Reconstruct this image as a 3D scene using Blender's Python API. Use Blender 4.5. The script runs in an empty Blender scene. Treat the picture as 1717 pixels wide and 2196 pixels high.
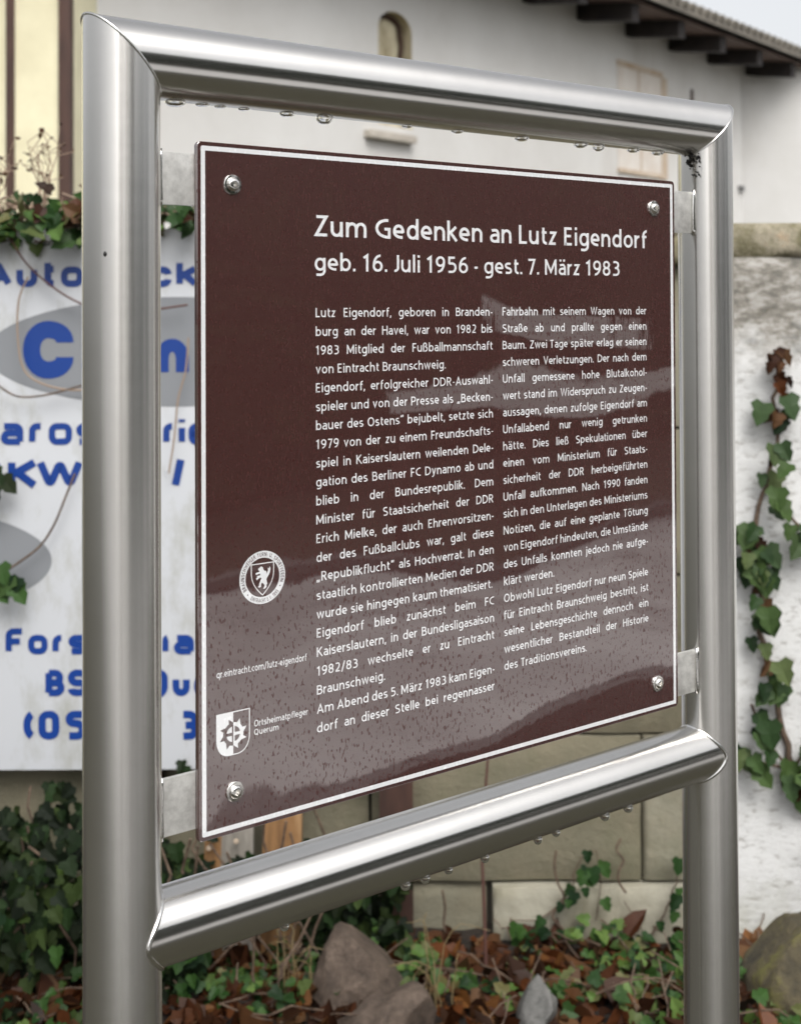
import bpy, bmesh, math, random
from mathutils import Vector, Matrix, noise
random.seed(7)
R_ = math.radians
sc = bpy.context.scene
col = sc.collection

# ------------------------------------------------------------------ camera
Z0 = 1.5                                   # sign zero level above the ground
YAW, PIT, ROL = 0.64275, 0.01407, -0.00439
FPX, PW, PH, PPY = 2706.775, 1717.0, 2196.0, 624.54
CAM = Vector((-0.41417, -0.91439, 0.01646 + Z0))
fw = Vector((math.sin(YAW)*math.cos(PIT), math.cos(YAW)*math.cos(PIT), math.sin(PIT)))
rt0 = Vector((math.cos(YAW), -math.sin(YAW), 0)); up0 = rt0.cross(fw)
rt = math.cos(ROL)*rt0 + math.sin(ROL)*up0
up = -math.sin(ROL)*rt0 + math.cos(ROL)*up0
cd = bpy.data.cameras.new('camera'); cam = bpy.data.objects.new('camera', cd); col.objects.link(cam)
cam.matrix_world = Matrix(((rt.x, up.x, -fw.x, CAM.x), (rt.y, up.y, -fw.y, CAM.y), (rt.z, up.z, -fw.z, CAM.z), (0, 0, 0, 1)))
cd.sensor_fit = 'HORIZONTAL'; cd.sensor_width = 36.0
cd.lens = FPX/PW*36.0
cd.shift_y = (PPY - PH/2)/PW
cd.clip_start = 0.02; cd.clip_end = 500
cd.dof.use_dof = True; cd.dof.focus_distance = 1.17; cd.dof.aperture_fstop = 11.0
sc.camera = cam

# ------------------------------------------------------------------ light (overcast)
SUN_EL, SUN_AZ = R_(52), R_(200)
wd = bpy.data.worlds.new('World'); sc.world = wd; wd.use_nodes = True
nt = wd.node_tree; nt.nodes.clear()
sky = nt.nodes.new('ShaderNodeTexSky'); sky.sky_type = 'NISHITA'; sky.sun_disc = False
sky.sun_elevation = SUN_EL; sky.sun_rotation = SUN_AZ; sky.dust_density = 5.0; sky.ozone_density = 1.0; sky.air_density = 1.0
hsv = nt.nodes.new('ShaderNodeHueSaturation'); hsv.inputs['Saturation'].default_value = 0.14
bg = nt.nodes.new('ShaderNodeBackground'); bg.inputs['Strength'].default_value = 0.15
wo = nt.nodes.new('ShaderNodeOutputWorld')
nt.links.new(sky.outputs[0], hsv.inputs['Color']); nt.links.new(hsv.outputs[0], bg.inputs[0]); nt.links.new(bg.outputs[0], wo.inputs[0])
sl = bpy.data.lights.new('sun', 'SUN'); sl.energy = 0.7; sl.angle = R_(40); sl.color = (1, .97, .92)
so = bpy.data.objects.new('sun', sl); col.objects.link(so)
sd = Vector((math.sin(SUN_AZ)*math.cos(SUN_EL), math.cos(SUN_AZ)*math.cos(SUN_EL), math.sin(SUN_EL)))
so.rotation_euler = sd.to_track_quat('Z', 'Y').to_euler()
sc.view_settings.view_transform = 'Standard'; sc.view_settings.look = 'None'
sc.view_settings.gamma = 1; sc.view_settings.use_curve_mapping = False
sc.view_settings.exposure = 0.72

# ------------------------------------------------------------------ geometry of the view (for reading positions off the plan)
RU = Vector((math.cos(YAW), -math.sin(YAW), 0)); FV = Vector((math.sin(YAW), math.cos(YAW), 0))
DS = PW/1708.0                              # survey sheet scale
def ray(x, y):
    return fw*FPX + rt*(x*DS - PW/2) - up*(y*DS - PPY)
def uz(x, y, v):                            # plane facing the camera axis at distance v -> (u, z)
    d = ray(x, y); s = v/d.dot(FV); p = CAM + d*s
    return (p - CAM).dot(RU), p.z
def xz(x, y, Y=-0.012):                     # plane of the notice panel -> (X, Z)
    d = ray(x, y); s = (Y - CAM.y)/d.y; p = CAM + d*s
    return p.x, p.z
def uvp(u, v, z=0):
    p = CAM + RU*u + FV*v; return Vector((p.x, p.y, z))

# ------------------------------------------------------------------ mesh helpers
class MB:
    def __init__(s): s.v = []; s.f = []
    def add(s, vs, fs):
        n = len(s.v); s.v += [tuple(v) for v in vs]; s.f += [tuple(i+n for i in f) for f in fs]; return s
    def box(s, x0, x1, y0, y1, z0, z1):
        return s.add([(x0,y0,z0),(x1,y0,z0),(x1,y1,z0),(x0,y1,z0),(x0,y0,z1),(x1,y0,z1),(x1,y1,z1),(x0,y1,z1)],
                     [(0,3,2,1),(4,5,6,7),(0,1,5,4),(1,2,6,5),(2,3,7,6),(3,0,4,7)])
    def tube(s, pts, rad, n=8, cap=True):
        pts = [Vector(p) for p in pts]; m = len(pts)
        if not hasattr(rad, '__len__'): rad = [rad]*m
        vs = []; prev = None
        for i, p in enumerate(pts):
            t = (pts[min(i+1, m-1)] - pts[max(i-1, 0)])
            t = t.normalized() if t.length > 1e-9 else Vector((0,0,1))
            if prev is None: a = t.orthogonal().normalized()
            else:
                a = prev - t*prev.dot(t); a = a.normalized() if a.length > 1e-6 else t.orthogonal().normalized()
            prev = a; b = t.cross(a)
            for k in range(n):
                w = 2*math.pi*k/n; vs.append(p + rad[i]*(math.cos(w)*a + math.sin(w)*b))
        fs = []
        for i in range(m-1):
            for k in range(n):
                fs.append((i*n+k, i*n+(k+1) % n, (i+1)*n+(k+1) % n, (i+1)*n+k))
        if cap: fs += [tuple(range(n-1, -1, -1)), tuple((m-1)*n+k for k in range(n))]
        return s.add(vs, fs)
    def lathe(s, prof, n=24, M=None):       # prof [(r, z)] about local z
        vs = []; fs = []
        for (r, z) in prof:
            for k in range(n):
                w = 2*math.pi*k/n; vs.append(Vector((r*math.cos(w), r*math.sin(w), z)))
        for i in range(len(prof)-1):
            for k in range(n): fs.append((i*n+k, i*n+(k+1) % n, (i+1)*n+(k+1) % n, (i+1)*n+k))
        fs += [tuple(range(n-1, -1, -1)), tuple((len(prof)-1)*n+k for k in range(n))]
        if M: vs = [M @ v for v in vs]
        return s.add(vs, fs)
    def build(s, name, m, parent=None, smooth=False, ang=40):
        me = bpy.data.meshes.new(name); me.from_pydata(s.v, [], s.f); me.update()
        o = bpy.data.objects.new(name, me); col.objects.link(o)
        if m: me.materials.append(m)
        if parent: o.parent = parent
        if smooth:
            me.shade_smooth()
            if ang < 180: me.set_sharp_from_angle(angle=R_(ang))
        return o
def bevel(o, w, seg=2):
    b = bmesh.new(); b.from_mesh(o.data)
    bmesh.ops.recalc_face_normals(b, faces=b.faces)
    bmesh.ops.bevel(b, geom=list(b.edges), offset=w, segments=seg, profile=.7, affect='EDGES', clamp_overlap=True)
    b.to_mesh(o.data); b.free(); o.data.shade_smooth(); o.data.set_sharp_from_angle(angle=R_(35)); return o
def tag(o, label, cat, group=None):
    o['label'] = label; o['category'] = cat
    if group: o['group'] = group
    return o
def empty(name, loc, rz=0):
    o = bpy.data.objects.new(name, None); col.objects.link(o); o.location = loc; o.rotation_euler = (0, 0, rz)
    o.empty_display_size = .1; return o
def struct(o, kind='structure'): o['kind'] = kind; return o

# ------------------------------------------------------------------ material helpers
def mat(name, base, rough=.6, metal=0, **k):
    m = bpy.data.materials.new(name); m.use_nodes = True
    b = m.node_tree.nodes['Principled BSDF']
    b.inputs['Base Color'].default_value = (*base, 1); b.inputs['Roughness'].default_value = rough
    b.inputs['Metallic'].default_value = metal
    for q, v in k.items(): b.inputs[q].default_value = v
    m['b'] = 1
    return m
def nodes(m): return m.node_tree.nodes, m.node_tree.links, m.node_tree.nodes['Principled BSDF']
def coords(m, scale=(1,1,1), kind='Object'):
    n, l, b = nodes(m)
    tc = n.new('ShaderNodeTexCoord'); mp = n.new('ShaderNodeMapping'); mp.inputs['Scale'].default_value = scale
    l.new(tc.outputs[kind], mp.inputs['Vector']); return mp.outputs[0]
def noi(m, vec, scale, detail=4, rough=.55):
    n, l, b = nodes(m)
    t = n.new('ShaderNodeTexNoise'); t.inputs['Scale'].default_value = scale; t.inputs['Detail'].default_value = detail
    t.inputs['Roughness'].default_value = rough; l.new(vec, t.inputs['Vector']); return t.outputs['Fac']
def ramp(m, fac, stops):
    n, l, b = nodes(m)
    r = n.new('ShaderNodeValToRGB'); l.new(fac, r.inputs[0]); e = r.color_ramp.elements
    while len(e) < len(stops): e.new(.5)
    for i, (p, c) in enumerate(stops):
        e[i].position = p; e[i].color = (*c, 1) if hasattr(c, '__len__') else (c, c, c, 1)
    return r.outputs[0]
def mix(m, fac, a, b_, mode='MIX'):
    n, l, b = nodes(m)
    x = n.new('ShaderNodeMix'); x.data_type = 'RGBA'; x.blend_type = mode
    for sck, val in ((x.inputs[0], fac), (x.inputs[6], a), (x.inputs[7], b_)):
        if hasattr(val, 'is_linked'): l.new(val, sck)
        elif hasattr(val, '__len__'): sck.default_value = (*val, 1)
        else: sck.default_value = val
    return x.outputs[2]
def bump(m, h, strength=.3, dist=.01, sock='Normal', prev=None):
    n, l, b = nodes(m)
    bp = n.new('ShaderNodeBump'); bp.inputs['Strength'].default_value = strength; bp.inputs['Distance'].default_value = dist
    l.new(h, bp.inputs['Height'])
    if prev: l.new(prev, bp.inputs['Normal'])
    l.new(bp.outputs[0], b.inputs[sock]); return bp.outputs[0]
def setc(m, out, sock='Base Color'):
    n, l, b = nodes(m); l.new(out, b.inputs[sock])
def math_(m, op, a, b_=0.5):
    n, l, b = nodes(m); x = n.new('ShaderNodeMath'); x.operation = op
    for i, val in enumerate((a, b_)):
        if hasattr(val, 'is_linked'): l.new(val, x.inputs[i])
        else: x.inputs[i].default_value = val
    return x.outputs[0]

def steel(axis):
    m = mat('brushed_steel_' + axis, (.66, .645, .62), .2, 1)
    n, l, b = nodes(m)
    sq = {'X': (520, 10, 10), 'Z': (10, 10, 520)}[axis]
    v = coords(m, sq); a = noi(m, v, 1.0, 3, .6)
    v2 = coords(m, (7, 7, 7)); c = noi(m, v2, 1.0, 6, .65)
    setc(m, mix(m, ramp(m, c, [(.35, 0.0), (.75, 1.0)]), (.68, .665, .64), (.61, .595, .57)))
    rr = ramp(m, a, [(.3, .236), (.7, .250)]); setc(m, rr, 'Roughness')
    b.inputs['Anisotropic'].default_value = .90; b.inputs['Anisotropic Rotation'].default_value = .25
    tg = n.new('ShaderNodeTangent'); tg.direction_type = 'RADIAL'; tg.axis = axis
    l.new(tg.outputs[0], b.inputs['Tangent'])
    bump(m, noi(m, coords(m, (22, 22, 22)), 1, 3), .025, .004)
    return m
M = {}
M['steelX'], M['steelZ'] = steel('X'), steel('Z')
M['plate'] = mat('galvanised_plate', (.62, .61, .58), .4, .55)
c = noi(M['plate'], coords(M['plate'], (60, 60, 60)), 1, 6, .7); setc(M['plate'], ramp(M['plate'], c, [(.3, (.42, .41, .39)), (.62, (.7, .69, .66))])); bump(M['plate'], c, .2, .0006)
M['weld'] = mat('weld_bead_steel', (.7, .69, .67), .16, 1)
c = noi(M['weld'], coords(M['weld'], (300, 300, 300)), 1, 3); bump(M['weld'], c, .35, .0008)
M['screw'] = mat('polished_screw_steel', (.72, .70, .67), .2, 1)
c = noi(M['screw'], coords(M['screw'], (200, 200, 200)), 1, 4); setc(M['screw'], ramp(M['screw'], c, [(.35, .1), (.7, .34)]), 'Roughness')
M['dirt'] = mat('black_grime', (.012, .011, .01), .5)

def glossy(name, base, wav=.34):
    m = mat(name, base, .42)
    n, l, b = nodes(m)
    b.inputs['Coat IOR'].default_value = 2.6; b.inputs['Coat Roughness'].default_value = .012
    v = coords(m, (1, 1, 1))
    sp = noi(m, coords(m, (430, 430, 190)), 1, 2, .5)          # dried dust specks that dull the gloss
    big = noi(m, coords(m, (9, 9, 9)), 1, 3, .6)
    k = ramp(m, math_(m, 'ADD', sp, math_(m, 'MULTIPLY', big, .16)), [(.685, 1.0), (.71, .35)])
    setc(m, k, 'Coat Weight')
    w1 = noi(m, coords(m, (3.2, 3.2, 4.6)), 1, 1.0, .4)       # the sheet is not quite flat
    w2 = noi(m, coords(m, (26, 26, 10)), 1, 2, .5)
    p = bump(m, w1, wav, .02, 'Coat Normal')
    q = bump(m, w2, .016, .012, 'Coat Normal', p)
    r3 = noi(m, coords(m, (420, 420, 60)), 1, 2, .5)
    bump(m, r3, .012, .0008, 'Coat Normal', q)
    return m
M['panel'] = glossy('brown_enamel', (.050, .0150, .0125))
M['white'] = glossy('white_enamel', (.78, .79, .80))
M['paneledge'] = mat('dark_panel_edge', (.03, .02, .018), .35)
M['water'] = mat('water', (1, 1, 1), .0, 0, **{'Transmission Weight': 1.0, 'IOR': 1.33})

# ------------------------------------------------------------------ setting: ground, verge, road behind the photographer
M['ground'] = mat('ground_soil', (.06, .045, .03), .85)
v = coords(M['ground'], (1, 1, 1)); c = noi(M['ground'], v, 3, 6, .65)
setc(M['ground'], ramp(M['ground'], c, [(.3, (.022, .019, .014)), (.55, (.044, .040, .023)), (.75, (.050, .058, .020))])); bump(M['ground'], noi(M['ground'], v, 25, 6), .6, .04)
g = MB(); g.add([(-150, -150, -.05), (150, -150, -.05), (150, 150, -.05), (-150, 150, -.05)], [(0, 1, 2, 3)])
struct(g.build('ground', M['ground']))
M['road'] = mat('pale_concrete_road', (.42, .41, .40), .5)
v = coords(M['road'], (1, 1, 1)); c = noi(M['road'], v, 1.4, 7, .65)
setc(M['road'], ramp(M['road'], c, [(.3, (.46, .45, .445)), (.7, (.62, .61, .595))])); setc(M['road'], ramp(M['road'], noi(M['road'], v, .7, 3), [(.4, .18), (.6, .55)]), 'Roughness')
g = MB(); g.box(-60, 60, -5.3, -2.35, -.05, .0); struct(g.build('road', M['road']))
M['kerb'] = mat('kerb_stone', (.12, .115, .11), .7); c = noi(M['kerb'], coords(M['kerb']), 20, 5); setc(M['kerb'], ramp(M['kerb'], c, [(.3, .08), (.7, .18)]))
g = MB()
for i in range(-30, 30): g.box(i+.006, i+.994, -2.35, -2.23, -.05, .09); g.box(i+.006, i+.994, -5.43, -5.3, -.05, .09)
struct(g.build('kerb', M['kerb']))

# ------------------------------------------------------------------ leaves
IVY = [(0, 0), (.30, -.10), (.52, .18), (.33, .42), (.36, .62), (0, 1.05), (-.36, .62), (-.33, .42), (-.52, .18), (-.30, -.10)]
OVAL = [(0, 0), (.22, .18), (.34, .45), (.25, .78), (0, 1.1), (-.25, .78), (-.34, .45), (-.22, .18)]
def leaf(mb, p, d, nrm, size, shape=IVY, curl=.18):
    d = Vector(d).normalized(); nrm = Vector(nrm)
    x = d.cross(nrm)
    x = x.normalized() if x.length > 1e-4 else d.orthogonal().normalized()
    n = x.cross(d)
    vs = [Vector(p) + d*(.45*size) - n*curl*size*.25]
    for (a, b) in shape:
        vs.append(Vector(p) + x*a*size + d*b*size + n*(abs(a)*curl*1.3 - (b-.4)**2*curl)*size)
    k = len(shape)
    mb.add(vs, [(0, 1+i, 1+(i+1) % k) for i in range(k)])
def leafmat(name, cols, rough=.33):
    m = mat(name, cols[0], rough)
    n, l, b = nodes(m)
    gi = n.new('ShaderNodeNewGeometry')
    cc = ramp(m, gi.outputs['Random Per Island'], [(i/(len(cols)-1), q) for i, q in enumerate(cols)])
    c2 = noi(m, coords(m, (60, 60, 60)), 1, 4)
    setc(m, mix(m, .5, cc, ramp(m, c2, [(.3, .55), (.7, 1.0)]), 'MULTIPLY'))
    b.inputs['Specular IOR Level'].default_value = .14; b.inputs['Roughness'].default_value = rough + .12
    return m
M['ivy'] = leafmat('ivy_leaf', [(.008, .021, .008), (.016, .042, .011), (.036, .082, .018), (.026, .055, .018), (.075, .12, .022)])
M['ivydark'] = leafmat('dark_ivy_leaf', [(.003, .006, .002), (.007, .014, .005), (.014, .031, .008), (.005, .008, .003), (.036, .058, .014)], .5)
M['ivyfresh'] = leafmat('fresh_ivy_leaf', [(.03, .06, .02), (.05, .10, .025), (.09, .15, .035), (.07, .09, .03), (.13, .115, .045)])
M['ivyclimb'] = leafmat('climbing_ivy_leaf', [(.014, .030, .012), (.03, .06, .02), (.06, .10, .03), (.04, .07, .03), (.10, .13, .05)])
M['litter'] = leafmat('fallen_leaf', [(.016, .008, .005), (.05, .017, .007), (.11, .036, .011), (.022, .011, .007), (.13, .068, .032), (.055, .019, .008), (.026, .012, .007), (.17, .070, .020)], .32)
M['bark'] = mat('vine_bark', (.10, .065, .045), .8); c = noi(M['bark'], coords(M['bark']), 60, 4); setc(M['bark'], ramp(M['bark'], c, [(.3, (.05, .03, .02)), (.7, (.16, .11, .075))]))
M['redstem'] = mat('red_stem', (.10, .045, .035), .7)
M['twig'] = mat('dry_twig', (.30, .22, .16), .8)
M['straw'] = mat('straw', (.20, .15, .07), .7)
def rv(s=1): return Vector((random.uniform(-1, 1), random.uniform(-1, 1), random.uniform(-1, 1)))*s

# ------------------------------------------------------------------ soil bed at the wall foot (local frame: x right, y away, z up)
RZ = -YAW
WV = 3.1                                    # distance of the garden wall
def base(name, u=0, v=0, z=0): return empty(name, uvp(u, v, z), RZ)
def soil_z(u, v):
    t = max(0, min(1, (v - 2.72)/.3))
    return .028 - .05*t*t*(3-2*t) + .040*noise.noise(Vector((u*2.3, v*2.3, .3)))*(1-.6*t) + .018*noise.noise(Vector((u*9, v*9, 1.3)))
M['soil'] = mat('dark_humus', (.03, .02, .014), .8)
v = coords(M['soil']); c = noi(M['soil'], v, 40, 6, .7); setc(M['soil'], ramp(M['soil'], c, [(.3, (.006, .005, .004)), (.7, (.030, .019, .012))])); bump(M['soil'], c, .8, .02)
b_ = base('soil'); g = MB(); NX, NY = 170, 46
vs = [];
for j in range(NY+1):
    for i in range(NX+1):
        u = -2.6+5.2*i/NX; vv = 2.0+1.35*j/NY; vs.append((u, vv, soil_z(u, vv) if 0 < i < NX and j > 0 else -.07))
g.add(vs, [(j*(NX+1)+i, j*(NX+1)+i+1, (j+1)*(NX+1)+i+1, (j+1)*(NX+1)+i) for j in range(NY) for i in range(NX)])
o = g.build('soil', M['soil'], None, True, 180); o.location = b_.location; o.rotation_euler = b_.rotation_euler; struct(o)
bpy.data.objects.remove(b_); o.name = 'soil'

# ------------------------------------------------------------------ garden wall: whitewashed brick part, and bare stone part
def plaster(name, c1, c2, sc_, stain=None):
    m = mat(name, c1, .85)
    v = coords(m); a = noi(m, v, sc_, 7, .65); cc = ramp(m, a, [(.35, c2), (.62, c1)])
    if stain:
        bq = noi(m, coords(m, (1, 1, .35)), sc_*.7, 6, .7)
        cc = mix(m, ramp(m, bq, [(.55, 0.0), (.72, .75)]), cc, stain)
    setc(m, cc); bump(m, noi(m, v, sc_*14, 5, .7), .35, .01); return m
M['whitewash'] = mat('whitewashed_brick', (.8, .8, .79), .9)
m = M['whitewash']; n, l, b = nodes(m)
v = coords(m, (1, 1, 1)); sx = n.new('ShaderNodeSeparateXYZ'); l.new(v, sx.inputs[0])
cb = n.new('ShaderNodeCombineXYZ'); l.new(sx.outputs[0], cb.inputs[0]); l.new(sx.outputs[2], cb.inputs[1])
bt = n.new('ShaderNodeTexBrick'); bt.inputs['Scale'].default_value = 1; bt.inputs['Brick Width'].default_value = .27; bt.inputs['Row Height'].default_value = .115
bt.inputs['Mortar Size'].default_value = .008; bt.inputs['Mortar Smooth'].default_value = .9
wob = n.new('ShaderNodeVectorMath'); wob.operation = 'ADD'; l.new(cb.outputs[0], wob.inputs[0])
ns = n.new('ShaderNodeTexNoise'); ns.inputs['Scale'].default_value = 9; l.new(v, ns.inputs['Vector'])
sm = n.new('ShaderNodeVectorMath'); sm.operation = 'SCALE'; sm.inputs[3].default_value = .035; l.new(ns.outputs['Color'], sm.inputs[0]); l.new(sm.outputs[0], wob.inputs[1])
l.new(wob.outputs[0], bt.inputs['Vector'])
fine = noi(m, coords(m, (.42, 1, 1)), 62, 6, .75); mid = noi(m, v, 9, 5, .6)
hz = ramp(m, math_(m, 'ADD', math_(m, 'MULTIPLY', sx.outputs[2], 1.0), math_(m, 'MULTIPLY', noi(m, coords(m, (1, 1, .6)), 5, 6, .7), .5)), [(1.655/2.2 if False else .0, 0.0), (1, 1.0)])
zz = math_(m, 'ADD', sx.outputs[2], math_(m, 'MULTIPLY', noi(m, v, 7, 6, .7), .42))
top = n.new('ShaderNodeMapRange'); top.inputs[1].default_value = 1.56; top.inputs[2].default_value = 1.68; l.new(zz, top.inputs[0])
low = n.new('ShaderNodeMapRange'); low.inputs[1].default_value = .34; low.inputs[2].default_value = .16; l.new(zz, low.inputs[0])
cc = mix(m, ramp(m, fine, [(.38, 1.0), (.47, 0.0)]), (.68, .68, .67), (.44, .43, .41))
cc = mix(m, ramp(m, mid, [(.6, 0.0), (.8, .4)]), cc, (.48, .46, .42))
mossc = ramp(m, noi(m, coords(m, (.45, 1, 1)), 42, 6, .75), [(.36, (.05, .045, .03)), (.47, (.15, .13, .095)), (.55, (.31, .285, .25)), (.66, (.44, .42, .39))])
cc = mix(m, math_(m, 'MULTIPLY', top.outputs[0], .85), cc, mossc)
cc = mix(m, math_(m, 'MULTIPLY', low.outputs[0], .55), cc, (.30, .30, .20))
setc(m, cc)
p = bump(m, bt.outputs['Fac'], -.25, .012); bump(m, fine, .4, .009, prev=p)
M['coping'] = mat('mossy_coping_stone', (.3, .27, .18), .9); m = M['coping']; v = coords(m)
setc(m, ramp(m, noi(m, v, 11, 7, .7), [(.3, (.09, .085, .05)), (.46, (.19, .17, .10)), (.6, (.36, .32, .24)), (.75, (.46, .30, .17))])); bump(m, noi(m, v, 45, 6, .7), .7, .015)
uJ = uz(1500, 1500, WV)[0]
zt_ = uz(1640, 476, WV)[1]; zc_ = uz(1640, 548, WV)[1]
def slab(mb, x0, x1, y0, y1, z0, z1, nx, nz, amp, sd_):   # box whose front face is slightly uneven
    vs = []; n0 = nx+1
    for j in range(nz+1):
        for i in range(nx+1):
            x = x0+(x1-x0)*i/nx; z = z0+(z1-z0)*j/nz
            e = min(i, nx-i, j, nz-j)
            d = amp*noise.noise(Vector((x*7+sd_, z*7, sd_*1.7))) + amp*.6*noise.noise(Vector((x*22, z*22+sd_, 3))) + (amp*1.1 if e == 0 else 0)
            vs.append((x, y0+d, z))
    fs = [(j*n0+i, j*n0+i+1, (j+1)*n0+i+1, (j+1)*n0+i) for j in range(nz) for i in range(nx)]
    k = len(vs); ring = [i for i in range(nx+1)] + [j*n0+nx for j in range(1, nz+1)] + [nz*n0+i for i in range(nx-1, -1, -1)] + [j*n0 for j in range(nz-1, 0, -1)]
    for r in ring: vs.append((vs[r][0], y1, vs[r][2]))
    L = len(ring)
    for i in range(L): fs.append((ring[(i+1) % L], ring[i], k+i, k+(i+1) % L))
    fs.append(tuple(k+i for i in range(L)))
    mb.add(vs, fs)
gw = base('painted_garden_wall', uJ, WV); tag(gw, 'whitewashed rough brick garden wall with mossy coping stones, ivy climbing over it', 'wall')
g = MB(); slab(g, 0, 2.6, 0, .30, -.1, zc_, 110, 70, .006, 2.0); g.build('wall_face', M['whitewash'], gw, True, 60)
xx = -.02; i = 0
while xx < 2.5:
    w = random.uniform(.32, .5); g = MB(); slab(g, xx+.001, xx+w-.001, random.uniform(-.006, .003), .33, zc_+.001, zt_+random.uniform(-.012, .008), 14, 5, .008, i*3.3+7)
    g.build('coping_stone', M['coping'], gw, True, 60); xx += w; i += 1
M['stone'] = mat('sandstone_block', (.3, .27, .2), .85); m = M['stone']; n, l, b = nodes(m); v = coords(m)
gi = n.new('ShaderNodeNewGeometry')
tone = ramp(m, gi.outputs['Random Per Island'], [(0, (.12, .108, .07)), (.5, (.19, .175, .12)), (1, (.26, .245, .185))])
cc = mix(m, ramp(m, noi(m, v, 6, 7, .65), [(.4, 0.0), (.7, .7)]), tone, (.23, .20, .135)); cc = mix(m, ramp(m, noi(m, v, 3.3, 6, .7), [(.52, 0.0), (.7, .65)]), cc, (.13, .13, .075))
setc(m, cc); bump(m, noi(m, v, 60, 6, .7), .5, .012)
sw = base('stone_garden_wall', 0, WV); tag(sw, 'bare beige sandstone block wall behind the sign and the blue lettered board', 'wall')
g = MB(); zA = uz(1200, 1887, WV)[1]; uA = uz(1043, 1900, WV)[0]; uB = uz(1372, 1800, WV)[0]; uC = uz(1464, 1800, WV)[0]
rows = [(-.1, zA), (zA, .47), (.47, .86), (.86, 1.22), (1.22, 1.62)]
for j, (a, b2) in enumerate(rows):
    if j == 0: cuts = [-2.6, -1.9, -1.2, -.7, -.15, uA, uJ-.012]
    elif j == 1: cuts = [-2.6, -1.8, -1.25, -.6, -.08, uB, uJ-.012]
    else:
        cuts = [-2.6]
        while cuts[-1] < uJ-.6: cuts.append(cuts[-1]+random.uniform(.45, .75))
        cuts.append(uJ-.012)
    for i in range(len(cuts)-1):
        pale = (j == 0 and i == len(cuts)-2)
        if pale: continue
        slab(g, cuts[i]+.004, cuts[i+1]-.004, random.uniform(.0, .012) + (.03 if j == 0 else 0), .28, a+.004, b2-.004, 18, 10, .007, j*11+i*5)
g.build('block', M['stone'], sw, True, 60)
M['palestone'] = plaster('pale_stone_block', (.36, .34, .27), (.25, .23, .165), 5, (.15, .135, .07))
g = MB(); slab(g, uA+.010, uJ-.014, -.012, .28, -.1, zA-.006, 40, 12, .006, 91); g.build('foot_block', M['palestone'], sw, True, 60)
M['mortar'] = mat('dark_mortar', (.05, .045, .035), .9)
g = MB(); g.box(-2.6, uJ-.014, .05, .27, -.05, 1.61); g.build('mortar_core', M['mortar'], sw)
g = MB(); slab(g, -2.6, uJ-.025, -.03, .32, 1.622, 1.69, 120, 4, .01, 33); g.build('coping_stone', M['coping'], sw, True, 60)

# ------------------------------------------------------------------ white building with eaves, 13 m off
K = 2.0
WDIR = R_(90 - 39.3)
bl = empty('white_building', uvp(0, 6.5*K, 0), RZ + WDIR); tag(bl, 'white plastered farm building with dark rafter eaves, a slit window and a bricked-up window', 'building')
bx = Vector((math.cos(RZ+WDIR), math.sin(RZ+WDIR), 0)); by = Vector((-bx.y, bx.x, 0)); bo = uvp(0, 6.5*K, 0)
def btz(x, y, off=0.0):
    d = ray(x, y); s = ((bo - CAM).dot(by) + off)/d.dot(by); p = CAM + d*s
    return (p - bo).dot(bx), p.z
M['render'] = plaster('white_render', (.64, .63, .61), (.56, .545, .52), .5, (.48, .45, .41))
TL_, TR_ = btz(60, 300)[0]-.5, btz(1581, 300)[0]
ZT = 5.34
nx0, nz1 = btz(806, 60); nx1 = btz(878, 60)[0]; nz0 = btz(845, 270)[1]; nzt = btz(842, 24)[1]
rr = (nx1-nx0)/2; ncx = (nx0+nx1)/2; rise = rr*.75; zs = nzt-rise
arc = [(ncx-rr*math.cos(a), zs+rise*math.sin(a)) for a in [math.pi*i/14 for i in range(15)]]
g = MB()
g.add([(TL_, 0, 0), (nx0, 0, 0), (nx0, 0, ZT), (TL_, 0, ZT)], [(0, 1, 2, 3)])
g.add([(nx1, 0, 0), (TR_, 0, 0), (TR_, 0, ZT), (nx1, 0, ZT)], [(0, 1, 2, 3)])
g.add([(nx0, 0, 0), (nx1, 0, 0), (nx1, 0, nz0), (nx0, 0, nz0)], [(0, 1, 2, 3)])
for i in range(14):
    (a0, b0), (a1, b1) = arc[i], arc[i+1]
    g.add([(a0, 0, b0), (a1, 0, b1), (a1, 0, ZT), (a0, 0, ZT)], [(0, 1, 2, 3)])
g.add([(TL_, 0, 0), (TL_, 5, 0), (TL_, 5, ZT), (TL_, 0, ZT)], [(0, 1, 2, 3)])
o = g.build('wall', M['render'], bl)
M['cream'] = mat('cream_board', (.58, .52, .36), .8); c = noi(M['cream'], coords(M['cream'], (1, 1, .5)), 7, 6, .7); setc(M['cream'], ramp(M['cream'], c, [(.35, (.36, .30, .19)), (.6, (.62, .56, .40))]))
M['brownwood'] = mat('dark_brown_timber', (.06, .03, .02), .7); c = noi(M['brownwood'], coords(M['brownwood'], (14, 14, 2)), 1, 6, .65); setc(M['brownwood'], ramp(M['brownwood'], c, [(.3, (.03, .014, .01)), (.7, (.085, .04, .028))]))
g = MB(); lp = [(nx0, nz0)] + arc + [(nx1, nz0)]
for i in range(len(lp)):
    (a0, b0), (a1, b1) = lp[i], lp[(i+1) % len(lp)]
    g.add([(a0, .0, b0), (a1, .0, b1), (a1, .14, b1), (a0, .14, b0)], [(0, 1, 2, 3)])
wn = g.build('window', M['cream'], bl)
g = MB(); g.add([(a, .139, b) for a, b in lp], [tuple(range(len(lp)))]); g.build('shutter', M['cream'], wn)
g = MB(); pa = [(a*.0+a, .10, b) for a, b in arc]
g.tube([(nx0+.035, .115, zs-.05)]+[(ncx-(rr-.035)*math.cos(t), .115, zs+(rise-.035)*math.sin(t)) for t in [math.pi*i/10 for i in range(1, 9)]]+[(nx1-.04, .115, zs-.1), (nx1-.10, .115, zs-.45)], .022, 6)
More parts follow.
